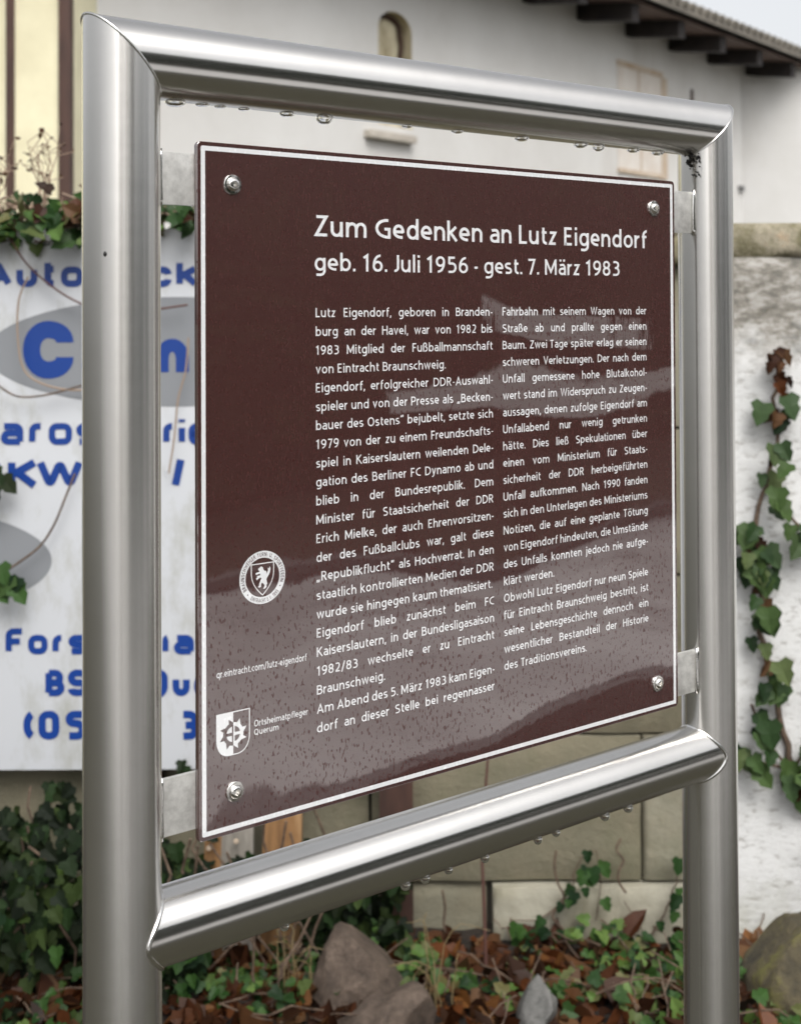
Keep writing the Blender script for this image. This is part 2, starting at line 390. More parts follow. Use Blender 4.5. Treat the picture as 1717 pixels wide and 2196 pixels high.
g.build('frame', M['brownwood'], wn)  # dark strip drawn in place of the shadow inside the arched reveal
s0, sz = btz(792, 280, -.1); s1 = btz(890, 290, -.1)[0]
M['sill'] = plaster('stone_sill', (.50, .46, .40), (.40, .36, .31), 4)
g = MB(); g.box(s0, s1, -.10, .01, sz-.05, sz+.03); bevel(g.build('sill', M['sill'], bl), .012)
# bricked-up window: rusty frame round mottled infill
q0, qz1 = btz(1316, 138); q1, _ = btz(1408, 170); qz0 = btz(1404, 373)[1]
M['infill'] = plaster('patched_infill', (.66, .62, .57), (.58, .52, .46), 2.2, (.52, .42, .33)); M['rust'] = plaster('rust_stain_frame', (.42, .31, .21), (.55, .47, .38), 3.5)
wb = MB(); wb.box(q0, q1, -.012, .05, qz0, qz1); wb = wb.build('blocked_window', M['infill'], bl)
g = MB(); fwid = .09
g.box(q0-.02, q1+.02, -.03, .03, qz1, qz1+.07); g.box(q1, q1+.14, -.03, .03, qz0-.05, qz1); g.box(q0-.02, q1, -.03, .03, qz0-.05, qz0+.01); g.box(q0+.45*(q1-q0), q0+.45*(q1-q0)+.03, -.02, .03, qz1-.6, qz1); g.box(q0+.5*(q1-q0), q0+.5*(q1-q0)+.03, -.02, .03, qz0, qz0+.5)
g.build('frame', M['rust'], wb)
st = btz(1472, 190); g = MB(); g.box(st[0], st[0]+.06, -.02, .03, btz(1472, 228)[1], st[1]); g.build('iron_anchor', M['brownwood'], bl)
st = btz(1583, 400); g = MB(); g.box(st[0]-.16, st[0]-.05, -.06, .02, st[1]-.06, st[1]+.02); g.build('iron_hook', M['kerb'], bl)
# eaves
E_ = .78
M['rafter'] = mat('black_stained_rafter', (.03, .023, .02), .7); c = noi(M['rafter'], coords(M['rafter']), 9, 5); setc(M['rafter'], ramp(M['rafter'], c, [(.35, (.008, .006, .006)), (.7, (.026, .019, .017))]))
M['soffit'] = mat('brown_soffit_board', (.10, .065, .05), .75); c = noi(M['soffit'], coords(M['soffit'], (1, 9, 3)), 3, 5); setc(M['soffit'], ramp(M['soffit'], c, [(.3, (.06, .038, .03)), (.7, (.14, .09, .07))]))
M['tile'] = mat('grey_brown_roof_tile', (.14, .12, .10), .7); c = noi(M['tile'], coords(M['tile']), 5, 5); setc(M['tile'], ramp(M['tile'], c, [(.3, (.09, .08, .065)), (.7, (.19, .17, .14))]))
zr = 5.0
rx = []
for x in (1230, 1330, 1422, 1502, 1582):
    d = ray(x, 100); s = ((bo-CAM).dot(by))/d.dot(by); rx.append(((CAM+d*s)-bo).dot(bx))
step = (rx[-1]-rx[0])/4
for i in range(-7, 9):
    t = rx[0]+step*i
    if t > TR_+3.4: break
    g = MB(); g.add([(t, -E_, zr), (t+.17, -E_, zr), (t+.17, .2, zr+.15), (t, .2, zr+.15), (t, -E_, zr+.21), (t+.17, -E_, zr+.21), (t+.17, .2, zr+.36), (t, .2, zr+.36)], [(0,3,2,1),(4,5,6,7),(0,1,5,4),(1,2,6,5),(2,3,7,6),(3,0,4,7)])
    g.build('rafter', M['rafter'], bl)
g = MB(); x0, x1 = TL_-1.0, TR_+4
g.add([(x0, -E_-.05, zr+.212), (x1, -E_-.05, zr+.212), (x1, .3, zr+.375), (x0, .3, zr+.375), (x0, -E_-.05, zr+.245), (x1, -E_-.05, zr+.245), (x1, .3, zr+.41), (x0, .3, zr+.41)], [(0,3,2,1),(4,5,6,7),(0,1,5,4),(1,2,6,5),(2,3,7,6),(3,0,4,7)])
g.build('soffit', M['soffit'], bl)
ye, ze = -.95, 5.25
g = MB(); g.add([(x0, ye, ze), (x1, ye, ze), (x1, 5, ze+2.6), (x0, 5, ze+2.6), (x0, ye, ze+.12), (x1, ye, ze+.12), (x1, 5, ze+2.73), (x0, 5, ze+2.73)], [(0,3,2,1),(4,5,6,7),(0,1,5,4),(1,2,6,5),(2,3,7,6),(3,0,4,7)])
k = 0
t = x0
while t < x1:
    g.tube([(t, ye-.03, ze+.11), (t, 0.6, ze+.11+.62*.42+.1)], .05, 8); t += .21
g.build('roof', M['tile'], bl, True, 50)
# wing wall turning off at the corner
ux = Vector((math.cos(-WDIR+R_(6)), math.sin(-WDIR+R_(6)), 0))
g = MB(); a = Vector((TR_, 0, 0)); b2 = a+ux*7; c2 = b2+Vector((-ux.y, ux.x, 0))*.3
g.add([(a.x, a.y, 0), (b2.x, b2.y, 0), (b2.x, b2.y, ZT), (a.x, a.y, ZT)], [(0, 1, 2, 3)])
M['render2'] = plaster('grey_render', (.58, .57, .555), (.52, .51, .49), .6, (.45, .43, .40))
g.build('wing_wall', M['render2'], bl)

# ------------------------------------------------------------------ half-timbered cream house at the left
HV = 9.2
hr = uz(150, 200, HV)[0]
hh = base('timbered_house', hr, HV); tag(hh, 'cream half-timbered house with dark brown posts, at the upper left', 'house')
M['cream2'] = mat('cream_plaster', (.74, .69, .48), .85); c = noi(M['cream2'], coords(M['cream2']), 2.5, 6, .6); setc(M['cream2'], ramp(M['cream2'], c, [(.35, (.66, .61, .42)), (.65, (.76, .71, .50))])); 
g = MB(); g.box(-6, -.01, .03, 5, 0, 5.4); g.build('wall', M['cream2'], hh)
def ux_(x): return uz(x, 200, HV)[0]-hr
for (xa, xb) in ((124, 150), (12, 29), (-130, -108), (-260, -236)):
    g = MB(); g.box(ux_(xa), ux_(xb), 0, .1, 0, 5.3); bevel(g.build('timber_post', M['brownwood'], hh), .008)
g = MB(); g.box(-6, 0, -.004, .1, 4.6, 4.75); g.build('timber_beam', M['brownwood'], hh)
g = MB(); g.add([(-6.3, -.5, 5.2), (.35, -.5, 5.2), (.35, 2.5, 7.4), (-6.3, 2.5, 7.4), (.35, 5.5, 5.2), (-6.3, 5.5, 5.2)], [(0, 1, 2, 3), (3, 2, 4, 5)]); g.build('roof', M['tile'], hh)

# ------------------------------------------------------------------ advertising board (stroke-built square lettering)
BV = 3.02
M['board'] = mat('white_sign_board', (.55, .565, .59), .4); m = M['board']
cc = mix(m, ramp(m, noi(m, coords(m, (1, 1, .45)), 7, 7, .75), [(.5, 0.0), (.68, .75)]), (.55, .565, .59), (.36, .36, .32)); setc(m, cc)
M['blue'] = mat('blue_vinyl', (.004, .040, .23), .4); M['grey'] = mat('grey_vinyl', (.22, .23, .245), .45)
bL, bT = uz(-690, 492, BV); bR, bB = uz(880, 1640, BV)
ab = base('advertising_board', 0, BV); tag(ab, 'white advertising board with blue workshop lettering over grey ovals', 'sign')
g = MB(); g.box(bL, bR, .0, .012, bB, bT); bevel(g.build('board', M['board'], ab), .003)
pxm = (uz(100, 900, BV)[0]-uz(0, 900, BV)[0])/100
def ellipse(cx, cy, a, b_, y, mname, name):
    g = MB(); u0, z0 = uz(cx, cy, BV); g.add([(u0+a*pxm*math.cos(t), y, z0+b_*pxm*math.sin(t)) for t in [2*math.pi*i/96 for i in range(96)]], [tuple(range(96))]); return g.build(name, M[mname], ab)
ellipse(372, 750, 402, 117, -.0007, 'grey', 'grey_oval'); ellipse(-295, 1198, 405, 124, -.0007, 'grey', 'grey_oval')
def ribbon(mb, pts, t, closed, y, rad):
    P = [Vector((a, b_)) for a, b_ in pts]; out = []; n = len(P)
    for i in range(n):
        if not closed and i in (0, n-1): out.append(P[i]); continue
        a, p, b_ = P[i-1], P[i], P[(i+1) % n]
        da, db = (a-p), (b_-p); la, lb = da.length, db.length; da.normalize(); db.normalize()
        ends = (not closed and i == 1, not closed and i == n-2)
        ra = min(rad, la*(.97 if ends[0] else .5)); rb = min(rad, lb*(.97 if ends[1] else .5))
        if rad < 1e-6 or da.dot(db) < -.995: out.append(p); continue
        for k in range(8):
            q = k/7; w_ = .78; A_, B_ = p+da*ra, p+db*rb
            out.append((A_*(1-q)**2 + p*2*w_*q*(1-q) + B_*q*q)/((1-q)**2+2*w_*q*(1-q)+q*q))
    o2 = []
    for p in out:
        if not o2 or (p-o2[-1]).length > t*.02: o2.append(p)
    if closed and (o2[0]-o2[-1]).length < t*.02: o2.pop()
    out = o2
    m = len(out); vs = []
    for i in range(m):
        if closed: d0, d1 = out[i]-out[i-1], out[(i+1) % m]-out[i]
        else: d0 = out[max(i, 1)]-out[max(i, 1)-1]; d1 = out[min(i+1, m-1)]-out[min(i, m-2)]
        d0 = d0.normalized(); d1 = d1.normalized(); n0 = Vector((-d0.y, d0.x)); n1 = Vector((-d1.y, d1.x)); nn = (n0+n1)
        if nn.length < .3: nn = n0
        nn.normalize(); w = t/2/max(.45, nn.dot(n0))
        vs += [(out[i].x+nn.x*w, y, out[i].y+nn.y*w), (out[i].x-nn.x*w, y, out[i].y-nn.y*w)]
    fs = [(2*i, 2*i+1, (2*i+3) % (2*m), (2*i+2) % (2*m)) for i in range(m if closed else m-1)]
    mb.add(vs, fs)
RCNT = [0]
SQ = [((0,0),(0,1),(1,1),(1,0))]
GL = {'A': [(0,0),(.5,1),(1,0)], 'A2': [(.2,.3),(.8,.3)], 'u': [(0,1),(0,0),(1,0),(1,1)], 't': [(.35,1),(.35,0),(1,0)], 't2': [(0,.7),(1,.7)], 'L': [(0,1),(0,0),(1,0)],
 'a': [(0,1),(1,1),(1,0)], 'a2': [(1,.55),(0,.55),(0,0),(1,0)], 'C': [(1,.68),(1,1),(0,1),(0,0),(1,0),(1,.32)], 'k': [(0,1),(0,0)], 'k2': [(1,.72),(.1,.36)], 'k3': [(.3,.46),(1,0)],
 'K': [(0,1),(0,0)], 'K2': [(1,1),(.1,.5)], 'K3': [(.25,.56),(1,0)], 'r': [(0,0),(0,1),(1,1)], 's': [(1,1),(0,1),(0,.5),(1,.5),(1,0),(0,0)], 'e': [(1,0),(0,0),(0,1),(1,1),(1,.5),(0,.5)],
 'i': [(.5,0),(.5,.66)], 'i2': [(.5,.93),(.5,1.07)], 'P': [(0,0),(0,1),(1,1),(1,.42),(0,.42)], 'W': [(0,1),(.25,0),(.5,1),(.75,0),(1,1)], 'F': [(0,0),(0,1),(1,1)], 'F2': [(0,.5),(.85,.5)],
 'B': [(0,0),(0,1)], 'B2': [(0,1),(.9,1),(.9,.5),(0,.5)], 'B3': [(0,.5),(1,.5),(1,0),(0,0)], 'S': [(1,.8),(1,1),(0,1),(0,.5),(1,.5),(1,0),(0,0),(0,.2)], 'Q2': [(.55,.3),(1,-.12)], '5': [(1,1),(0,1),(0,.58),(1,.58),(1,0),(0,0)], '3': [(0,1),(1,1),(1,0),(0,0)], '32': [(.2,.5),(1,.5)], '(': [(1,1),(0,.85),(0,.15),(1,0)],
 ')': [(0,1),(1,.85),(1,.15),(0,0)], '1': [(0,.75),(1,1),(1,0)], '-': [(0,.5),(1,.5)], '/': [(0,0),(1,1)], 'n': [(0,0),(0,1),(1,1),(1,0)], 'm': [(0,0),(0,1),(1,1),(1,0)], 'm2': [(.5,1),(.5,0)]}
def word(name, items, yb, t, rad=None):
    g = MB()
    for (ch, x0, x1, yt) in items:
        (u0, zb), (u1, zt) = uz(x0, yb, BV), uz(x1, yt, BV); T = t*pxm; h = T/2
        def mp(pts): return [(u0+h+(u1-u0-T)*a, zb+h+(zt-zb-T)*b_) for a, b_ in pts]
        R2 = (rad or t*.8)*pxm
        if ch in 'oO0Q': ribbon(g, mp(SQ[0]), T, True, -.0012, R2)
        for sfx in ('', '2', '3'):
            kk = ch+sfx
            if kk in GL and not (ch == '3' and sfx == '3'): ribbon(g, mp(GL[kk]), T, False, -.0014-.0003*'.23'.find(sfx or '.'), R2)
    return g.build(name, M['blue'], ab)
word('lettering', [('A', -38, 26, 553), ('u', 35, 80, 568), ('t', 88, 122, 553), ('o', 130, 178, 568), ('L', 205, 246, 553), ('a', 254, 298, 568), ('C', 320, 366, 568), ('k', 376, 424, 553)], 612, 14.5)
word('lettering', [('C', 49, 157, 684)], 808, 37, 46)
word('lettering', [('a', 176, 252, 722), ('r', 268, 322, 722), ('n', 332, 403, 722)], 808, 28, 30)
word('lettering', [('K', -56, -6, 886), ('a', 2, 50, 902), ('r', 62, 94, 902), ('o', 104, 154, 902), ('s', 163, 208, 902), ('s', 216, 260, 902), ('e', 268, 314, 902), ('r', 348, 374, 902), ('i', 380, 396, 890), ('e', 402, 448, 902)], 949, 14)
word('lettering', [('P', -48, 2, 978), ('K', 17, 82, 978), ('W', 78, 178, 978), ('-', 346, 362, 978), ('/', 366, 394, 972)], 1043, 16.5)
word('lettering', [('F', 12, 54, 1340), ('o', 60, 102, 1354), ('r', 112, 138, 1354), ('s', 146, 186, 1354), ('t', 194, 226, 1340), ('s', 234, 274, 1354), ('t', 282, 314, 1340), ('r', 346, 364, 1354), ('a', 371, 414, 1354), ('s', 424, 464, 1354)], 1396, 13.5)
word('lettering', [('B', 97, 138, 1428), ('S', 145, 190, 1428), ('-', 206, 232, 1428), ('Q', 300, 358, 1428), ('u', 368, 405, 1442), ('e', 414, 452, 1442), ('r', 462, 488, 1442), ('u', 496, 534, 1442), ('m', 542, 600, 1442)], 1485, 15)
word('lettering', [('(', 50, 76, 1516), ('o', 82, 127, 1516), ('5', 140, 184, 1516), ('3', 198, 240, 1516), ('1', 250, 270, 1516), (')', 282, 306, 1516), ('3', 383, 424, 1516), ('o', 434, 478, 1516)], 1578, 16)
for x in (-600, 300, 840):
    g = MB(); u0, z0 = uz(x, 600, BV); g.box(u0-.04, u0+.04, .014, .08, .0, bT-.05); g.build('batten', M['brownwood'], ab)

# ------------------------------------------------------------------ weathered boards leaning at the wall foot
M['plank'] = mat('weathered_plank', (.25, .13, .05), .75); m = M['plank']
c = noi(m, coords(m, (22, 22, 2.5)), 1, 6, .7); setc(m, ramp(m, c, [(.28, (.07, .035, .015)), (.5, (.25, .13, .05)), (.7, (.38, .24, .12))])); bump(m, c, .4, .006)
M['plankgrey'] = mat('grey_plank', (.25, .23, .2), .8); m = M['plankgrey']; c = noi(m, coords(m, (22, 22, 2.5)), 1, 6, .7); setc(m, ramp(m, c, [(.28, (.10, .09, .07)), (.7, (.36, .33, .29))])); bump(m, c, .4, .006)
for (xa, xb, yt, mm, lab) in ((428, 466, 1745, 'plank', 'narrow orange-brown weathered board, leftmost of the boards below the notice'), (470, 540, 1725, 'plankgrey', 'grey weathered board between two orange-brown boards below the notice'), (556, 640, 1690, 'plank', 'widest orange-brown weathered board below the notice, beside a grey board')):
    (u0, zt), (u1, _) = uz(xa, yt, 2.96), uz(xb, yt, 2.96)
    e = base('wooden_board', (u0+u1)/2, 2.96, 0); tag(e, lab, 'board', 'weathered boards at the wall foot')
    g = MB(); w = (u1-u0)/2; hgt = max(zt+.12, .5) if yt < 1700 else zt+.05
    g.box(-w, w, -.012, .012, 0, hgt); o = bevel(g.build('plank', M[mm], e), .004); o.rotation_euler = (R_(-3), R_(random.uniform(-2, 2)), 0)
    g = MB(); g.lathe([(.006, 0), (.006, .002), (.003, .003)], 10, Matrix.Translation((0, -.013, hgt*.7)) @ Matrix.Rotation(R_(90), 4, 'X')); g.build('nail', M['rust'], e)

# ------------------------------------------------------------------ plants
def thicket(name, label, regs, n, mm, smin, smax, cat='ivy', stuff=False):
    g = MB()
    for _ in range(n):
        (u0, u1, v0, v1, z1) = random.choice(regs)
        u = random.uniform(u0, u1); vv = random.uniform(v0, v1)
        zz = soil_z(u, vv) + (z1*(.75+.5*noise.noise(Vector((u*5, vv*5, 9)))))*random.random()**.8
        dn = noise.noise(Vector((u*7, zz*7, vv*4)))
        if dn < -.18: continue
        nrm = Vector((0, -1, .55)) + rv(.8); d = Vector((random.uniform(-1, 1), -.3, -1.0+random.uniform(-.5, .9)))
        leaf(g, (u, vv, zz), d, nrm, random.uniform(smin, smax))
    return g
ivb = base('ivy_thicket', 0, 0); tag(ivb, 'dense dark green ivy thicket filling the wall foot below the blue lettered board', 'ivy')
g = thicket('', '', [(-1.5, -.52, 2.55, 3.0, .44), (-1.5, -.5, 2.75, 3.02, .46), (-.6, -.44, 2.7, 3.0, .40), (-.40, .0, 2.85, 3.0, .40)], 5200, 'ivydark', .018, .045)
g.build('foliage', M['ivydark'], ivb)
g = thicket('', '', [(-1.5, -.52, 2.5, 2.72, .40), (-.55, -.42, 2.65, 2.8, .36)], 240, 'ivy', .022, .042); g.build('young_leaves', M['ivy'], ivb)
g = MB()
for _ in range(46):
    u = random.uniform(-1.45, -.15); vv = random.uniform(2.6, 2.98); z = 0; pts = [(u, vv, 0)]
    for k in range(6): u += random.uniform(-.05, .05); z += random.uniform(.03, .09); vv += random.uniform(-.02, .02); pts.append((u, vv, z))
    g.tube(pts, .003, 5)
g.build('stem', M['bark'], ivb)

def climber(name, label, path, v, nleaf, spread, smin, smax, mm='ivy', rad=.006, sub=(), cat='ivy', dens=None):
    pts = [Vector((*uz(x, y, v), 0)) for x, y in path]; u0, z0 = pts[-1].x, 0
    e = base(name, u0, v, 0); tag(e, label, cat)
    def L(p, dy): return Vector((p.x-u0, dy, p.y))
    g = MB(); m = len(pts)
    sm = []
    for i in range(m-1):
        for k in range(4): sm.append(pts[i].lerp(pts[i+1], k/4) + Vector((random.uniform(-.006, .006), random.uniform(-.004, .004), 0)))
    sm.append(pts[-1])
    g.tube([L(p, random.uniform(-.012, -.004)) for p in sm], [rad*(.45+.55*i/len(sm)) for i in range(len(sm))], 6)
    g2 = MB()
    for s_ in sub:
        sp = [Vector((*uz(x, y, v), 0)) for x, y in s_]; g.tube([L(p, -.01) for p in sp], rad*.45, 5)
        for _ in range(int(nleaf*.16)):
            i = random.randrange(len(sp)-1); p = sp[i].lerp(sp[i+1], random.random()) + Vector((random.uniform(-1, 1), random.uniform(-1, 1), 0))*spread*.6
            leaf(g2, L(p, random.uniform(-.06, -.015)), (random.uniform(-.8, .8), -.25, -1), (random.uniform(-.5, .5), -1, random.uniform(-.1, .9)), random.uniform(smin, smax))
    for _ in range(nleaf):
        q = random.random()
        if dens: q = random.choice(dens)+random.gauss(0, .025); q = min(.999, max(0, q))
        f = q*(len(sm)-1); i = int(f); p = sm[i].lerp(sm[min(i+1, len(sm)-1)], f-i) + Vector((random.uniform(-1, 1), random.uniform(-1, 1), 0))*spread
        leaf(g2, L(p, random.uniform(-.07, -.015)), (random.uniform(-.8, .8), -.25, -1), (random.uniform(-.5, .5), -1, random.uniform(-.1, .9)), random.uniform(smin, smax))
    g.build('stem', M['bark'], e, True)
    g2.build('foliage', M[mm], e)
    if len(path) > 9:
        g3 = MB()
        for _ in range(26):
            f = random.random()**1.6*(len(sm)-2); i = int(f); p = sm[i] + Vector((random.uniform(-1, 1), random.uniform(-1, 1), 0))*.022
            leaf(g3, L(p, random.uniform(-.05, -.012)), (random.uniform(-.8, .8), -.25, -1), (random.uniform(-.5, .5), -1, .3), random.uniform(.025, .05), IVY, .5)
        g3.build('withered_leaves', M['litter'], e)
    return e
climber('ivy_vine', 'ivy vine climbing the whitewashed wall right of the steel post', [(1655, 765), (1648, 850), (1660, 920), (1632, 1030), (1605, 1130), (1622, 1230), (1616, 1320), (1640, 1430), (1662, 1530), (1690, 1640), (1725, 1700), (1740, 2000)], WV-.005, 44, .03, .034, .066, 'ivyclimb', .009,
        [((1632, 1030), (1690, 1110), (1730, 1150)), ((1600, 1500), (1625, 1570), (1690, 1650)), ((1622, 1230), (1580, 1180)), ((1690, 1640), (1600, 1620), (1575, 1600)), ((1690, 1640), (1730, 1560))], dens=[.12, .2, .3, .38, .42, .52, .56, .62, .84])
climber('ivy_vine', 'thin ivy sprig low on the pale stone blocks under the lower rail', [(1270, 1810), (1235, 1830), (1215, 1900), (1150, 1960), (1120, 2010)], WV-.015, 16, .02, .02, .04, 'ivy', .003, [((1270, 1810), (1280, 1880), (1270, 1960)), ((1150, 1960), (1090, 1960))])
climber('ivy_vine', 'small ivy sprig on the stone blocks close to the right post', [(1452, 1830), (1440, 1880), (1415, 1950), (1380, 2000), (1360, 2040)], WV-.015, 16, .03, .022, .042, 'ivy', .003, [((1380, 2000), (1330, 1920)),])
# ivy over the wall top at the left
e = base('ivy_hedge', 0, 0, 0); tag(e, 'straggling ivy spilling over the wall top above the blue lettered board', 'ivy')
g = MB(); g2 = MB(); g3 = MB()
for _ in range(560):
    x = random.uniform(-260, 430); dens = .5+.5*noise.noise(Vector((x*.012, 3.1, 0)))
    y = random.gauss(455, 26) - 18*noise.noise(Vector((x*.01, .5, 0))) + (18 if x < 180 else -10)
    if random.random() > .35+dens*.6 or y > 520 or (x > 250 and random.random() < .55): continue
    vv = random.uniform(2.92, 3.12); u, z = uz(x, y, vv)
    leaf(random.choice((g, g, g2, g2, g3)), (u, vv, z), (random.uniform(-1, 1), -.3, random.uniform(-1, .5)), Vector((0, -1, .8))+rv(.7), random.uniform(.025, .055))
for _ in range(85):
    x = random.uniform(-250, 420); y = random.uniform(430, 480); pts = []
    for k in range(7): pts.append((uz(x, y, 3.02)[0], 3.02+random.uniform(-.06, .06), uz(x, y, 3.02)[1])); x += random.uniform(-40, 40); y += random.uniform(-22, 18)
    g3_ = g3; e_ = pts
    MBt = globals().setdefault('VT', MB()); MBt.tube(pts, .0024, 5)
g.build('foliage', M['ivyfresh'], e); g2.build('dark_foliage', M['ivy'], e); g3.build('withered_leaves', M['litter'], e); VT.build('stem', M['twig'], e)
# withered weeds above the wall at the left
def weed(name, label, x, y0, hgt, v, n, mm, cat='weed', width=60):
    u0, zz0 = uz(x, y0, v); e = base(name, u0, v, zz0); tag(e, label, cat); g = MB(); g2 = MB()
    for _ in range(n):
        du = 0; z = 0; dd = random.uniform(-1, 1)*width*pxm/hgt*1.0; pts = [(0, 0, 0)]; hh_ = hgt*random.uniform(.5, 1)
        for k in range(6):
            z += hh_/6; du += dd*hh_/6+random.uniform(-.008, .008); pts.append((du, random.uniform(-.01, .01), z))
            if k > 1:
                q = Vector(pts[-1]); tip = q+Vector((random.uniform(-.05, .05), random.uniform(-.02, .02), random.uniform(.0, .05))); g.tube([q, tip], .0013, 4)
                leaf(g2, tip, rv(), rv(), random.uniform(.008, .02), OVAL)
        g.tube(pts, [.0026-.0003*k for k in range(7)], 5)
    g.build('stem', M['twig'], e); g2.build('seed_heads', M['litter'], e); return e
weed('withered_weed', 'dry brown weed in front of the timbered house, growing above the wall ivy', 95, 440, .19, 3.06, 7, 'twig')
weed('withered_weed', 'low dry weed at the far left edge above the wall ivy', -10, 440, .13, 3.06, 5, 'twig')
# bare vines across the advertising board
def vine(label, path, r_, v=2.985, mm='bark'):
    pts = [Vector((uz(x, y, v)[0], 0, uz(x, y, v)[1])) for x, y in path]; u0 = pts[0].x; z0 = pts[0].z
    e = base('bare_vine', u0, v, z0); tag(e, label, 'vine', 'bare vines hanging over the lettered board')
    sm = []
    for i in range(len(pts)-1):
        p0, p1, p2, p3 = pts[max(i-1, 0)], pts[i], pts[i+1], pts[min(i+2, len(pts)-1)]
        for k in range(5):
            t = k/5; sm.append(.5*((2*p1)+(p2-p0)*t+(2*p0-5*p1+4*p2-p3)*t*t+(3*p1-p0-3*p2+p3)*t**3) - Vector((u0, 0, z0)))
    sm.append(pts[-1]-Vector((u0, 0, z0)))
    g = MB(); g.tube(sm, r_, 6); g.build('stem', M[mm], e, True)
    return e, u0, z0
vine('thin bare vine crossing the first line of blue lettering diagonally', [(20, 505), (55, 560), (110, 610), (175, 648), (260, 668), (330, 660), (400, 650)], .0026, mm='redstem')
vine('thin grey vine looping around the big blue initial', [(60, 590), (40, 640), (38, 720), (52, 790), (100, 822), (170, 832), (240, 815)], .0024, mm='twig')
vine('thin dark vine running under the big grey oval', [(-30, 800), (0, 825), (40, 846), (100, 842), (175, 822)], .0026)
vine('bare vine hanging across the lower left grey oval to the ivy leaves', [(160, 1010), (140, 1060), (115, 1120), (85, 1165), (40, 1200), (0, 1225)], .0030)
vine('dry vine with withered leaves hanging beside the notice panel', [(402, 720), (396, 790), (380, 850), (372, 930), (360, 1010)], .0024, mm='twig')
e = base('ivy_sprig', uz(20, 1230, 2.98)[0], 2.98, uz(20, 1230, 2.98)[1]); tag(e, 'green ivy sprig on the lower left grey oval', 'ivy')
g = MB()
for (dx, dz, s_) in ((-.02, .03, .05), (.0, .005, .06), (.015, -.02, .05), (-.03, -.02, .05), (.025, .0, .04)): leaf(g, (dx, -.01, dz), (random.uniform(-.5, 1), -.2, -1), (.2, -1, .5), s_)
g.build('foliage', M['ivy'], e)
e = base('ivy_sprig', uz(2, 1020, 2.98)[0], 2.98, uz(2, 1020, 2.98)[1]); tag(e, 'ivy sprig at the left edge beside the van and lorry lettering line', 'ivy')
g = MB()
for (dx, dz, s_) in ((-.02, .02, .05), (.005, .0, .05), (-.02, -.02, .05)): leaf(g, (dx, -.01, dz), (random.uniform(-.2, 1), -.2, -.6), (.2, -1, .5), s_)
g.build('foliage', M['ivydark'], e)
# reddish upright stem
pts = [Vector((uz(x, y, 2.93)[0], 0, uz(x, y, 2.93)[1])) for x, y in ((1036, 2070), (1033, 1960), (1030, 1880), (1026, 1800), (1034, 1700), (1040, 1620), (1046, 1540))]
e = base('red_stem', pts[0].x, 2.93, 0); tag(e, 'slender reddish bare stem rising from the leaf litter behind the lower rail', 'stem')
g = MB(); g.tube([p-Vector((pts[0].x, 0, 0)) for p in pts], [.0042, .004, .0038, .0036, .0034, .003, .003], 7); g.build('stem', M['redstem'], e, True)

for x, y0, y1, lab in ((1185, 1815, 1990, 'thin dead stem standing against the beige block, left of the ivy sprig'), (1318, 1790, 1905, 'short dead stem on the beige block right of the ivy sprig'), (1095, 1960, 2060, 'dead stem leaning on the pale foot block'), (950, 1900, 2080, 'dry stem at the wall foot left of the slender reddish stem')):
    vine(lab, [(x+random.uniform(-8, 8)+k*random.uniform(-3, 5), y0+(y1-y0)*k/5) for k in range(6)], .0030, WV-.04)
# straw stalks by the boulder
for (x, yb, yt, lab) in ((628, 2170, 1960, 'bent straw stalks left of the brown boulder'), (920, 2190, 1930, 'pale straw stalks right of the brown boulder')):
    u0, z0 = uz(x, yb, 2.72); e = base('straw_stalks', u0, 2.72, max(0, z0)); tag(e, lab, 'grass'); g = MB()
    for _ in range(8):
        a = random.uniform(-.05, .05); b2 = random.uniform(-.09, .09); hgt = random.uniform(.10, .25); c2 = random.uniform(.0, .05)
        pts = [(a+b2*q*q*1.5+random.uniform(-.004, .004), random.uniform(-.01, .01), hgt*math.sin(min(1.9, 2.1*q))*1.0) for q in [k/7 for k in range(8)]]
        g.tube(pts, [.0017-.00015*k for k in range(8)], 5)
    g.build('stalks', M['straw'], e)

# ------------------------------------------------------------------ rocks
M['boulder'] = mat('brown_boulder', (.2, .16, .13), .7); m = M['boulder']; v = coords(m)
cc = ramp(m, noi(m, v, 20, 9, .78), [(.36, (.04, .028, .020)), (.5, (.095, .068, .050)), (.68, (.17, .125, .095))]); setc(m, cc); bump(m, noi(m, v, 40, 6, .75), .7, .02)
M['mossrock'] = mat('mossy_rock', (.1, .1, .05), .9); m = M['mossrock']; v = coords(m)
setc(m, ramp(m, noi(m, v, 10, 8, .7), [(.3, (.04, .035, .025)), (.48, (.11, .09, .05)), (.6, (.16, .15, .04)), (.75, (.26, .23, .16))])); bump(m, noi(m, v, 40, 6, .75), .9, .02)
M['greystone'] = mat('grey_stone', (.2, .2, .19), .8); m = M['greystone']; v = coords(m); setc(m, ramp(m, noi(m, v, 25, 7, .7), [(.3, (.06, .06, .055)), (.7, (.18, .175, .165))])); bump(m, noi(m, v, 50, 6), .6, .01)
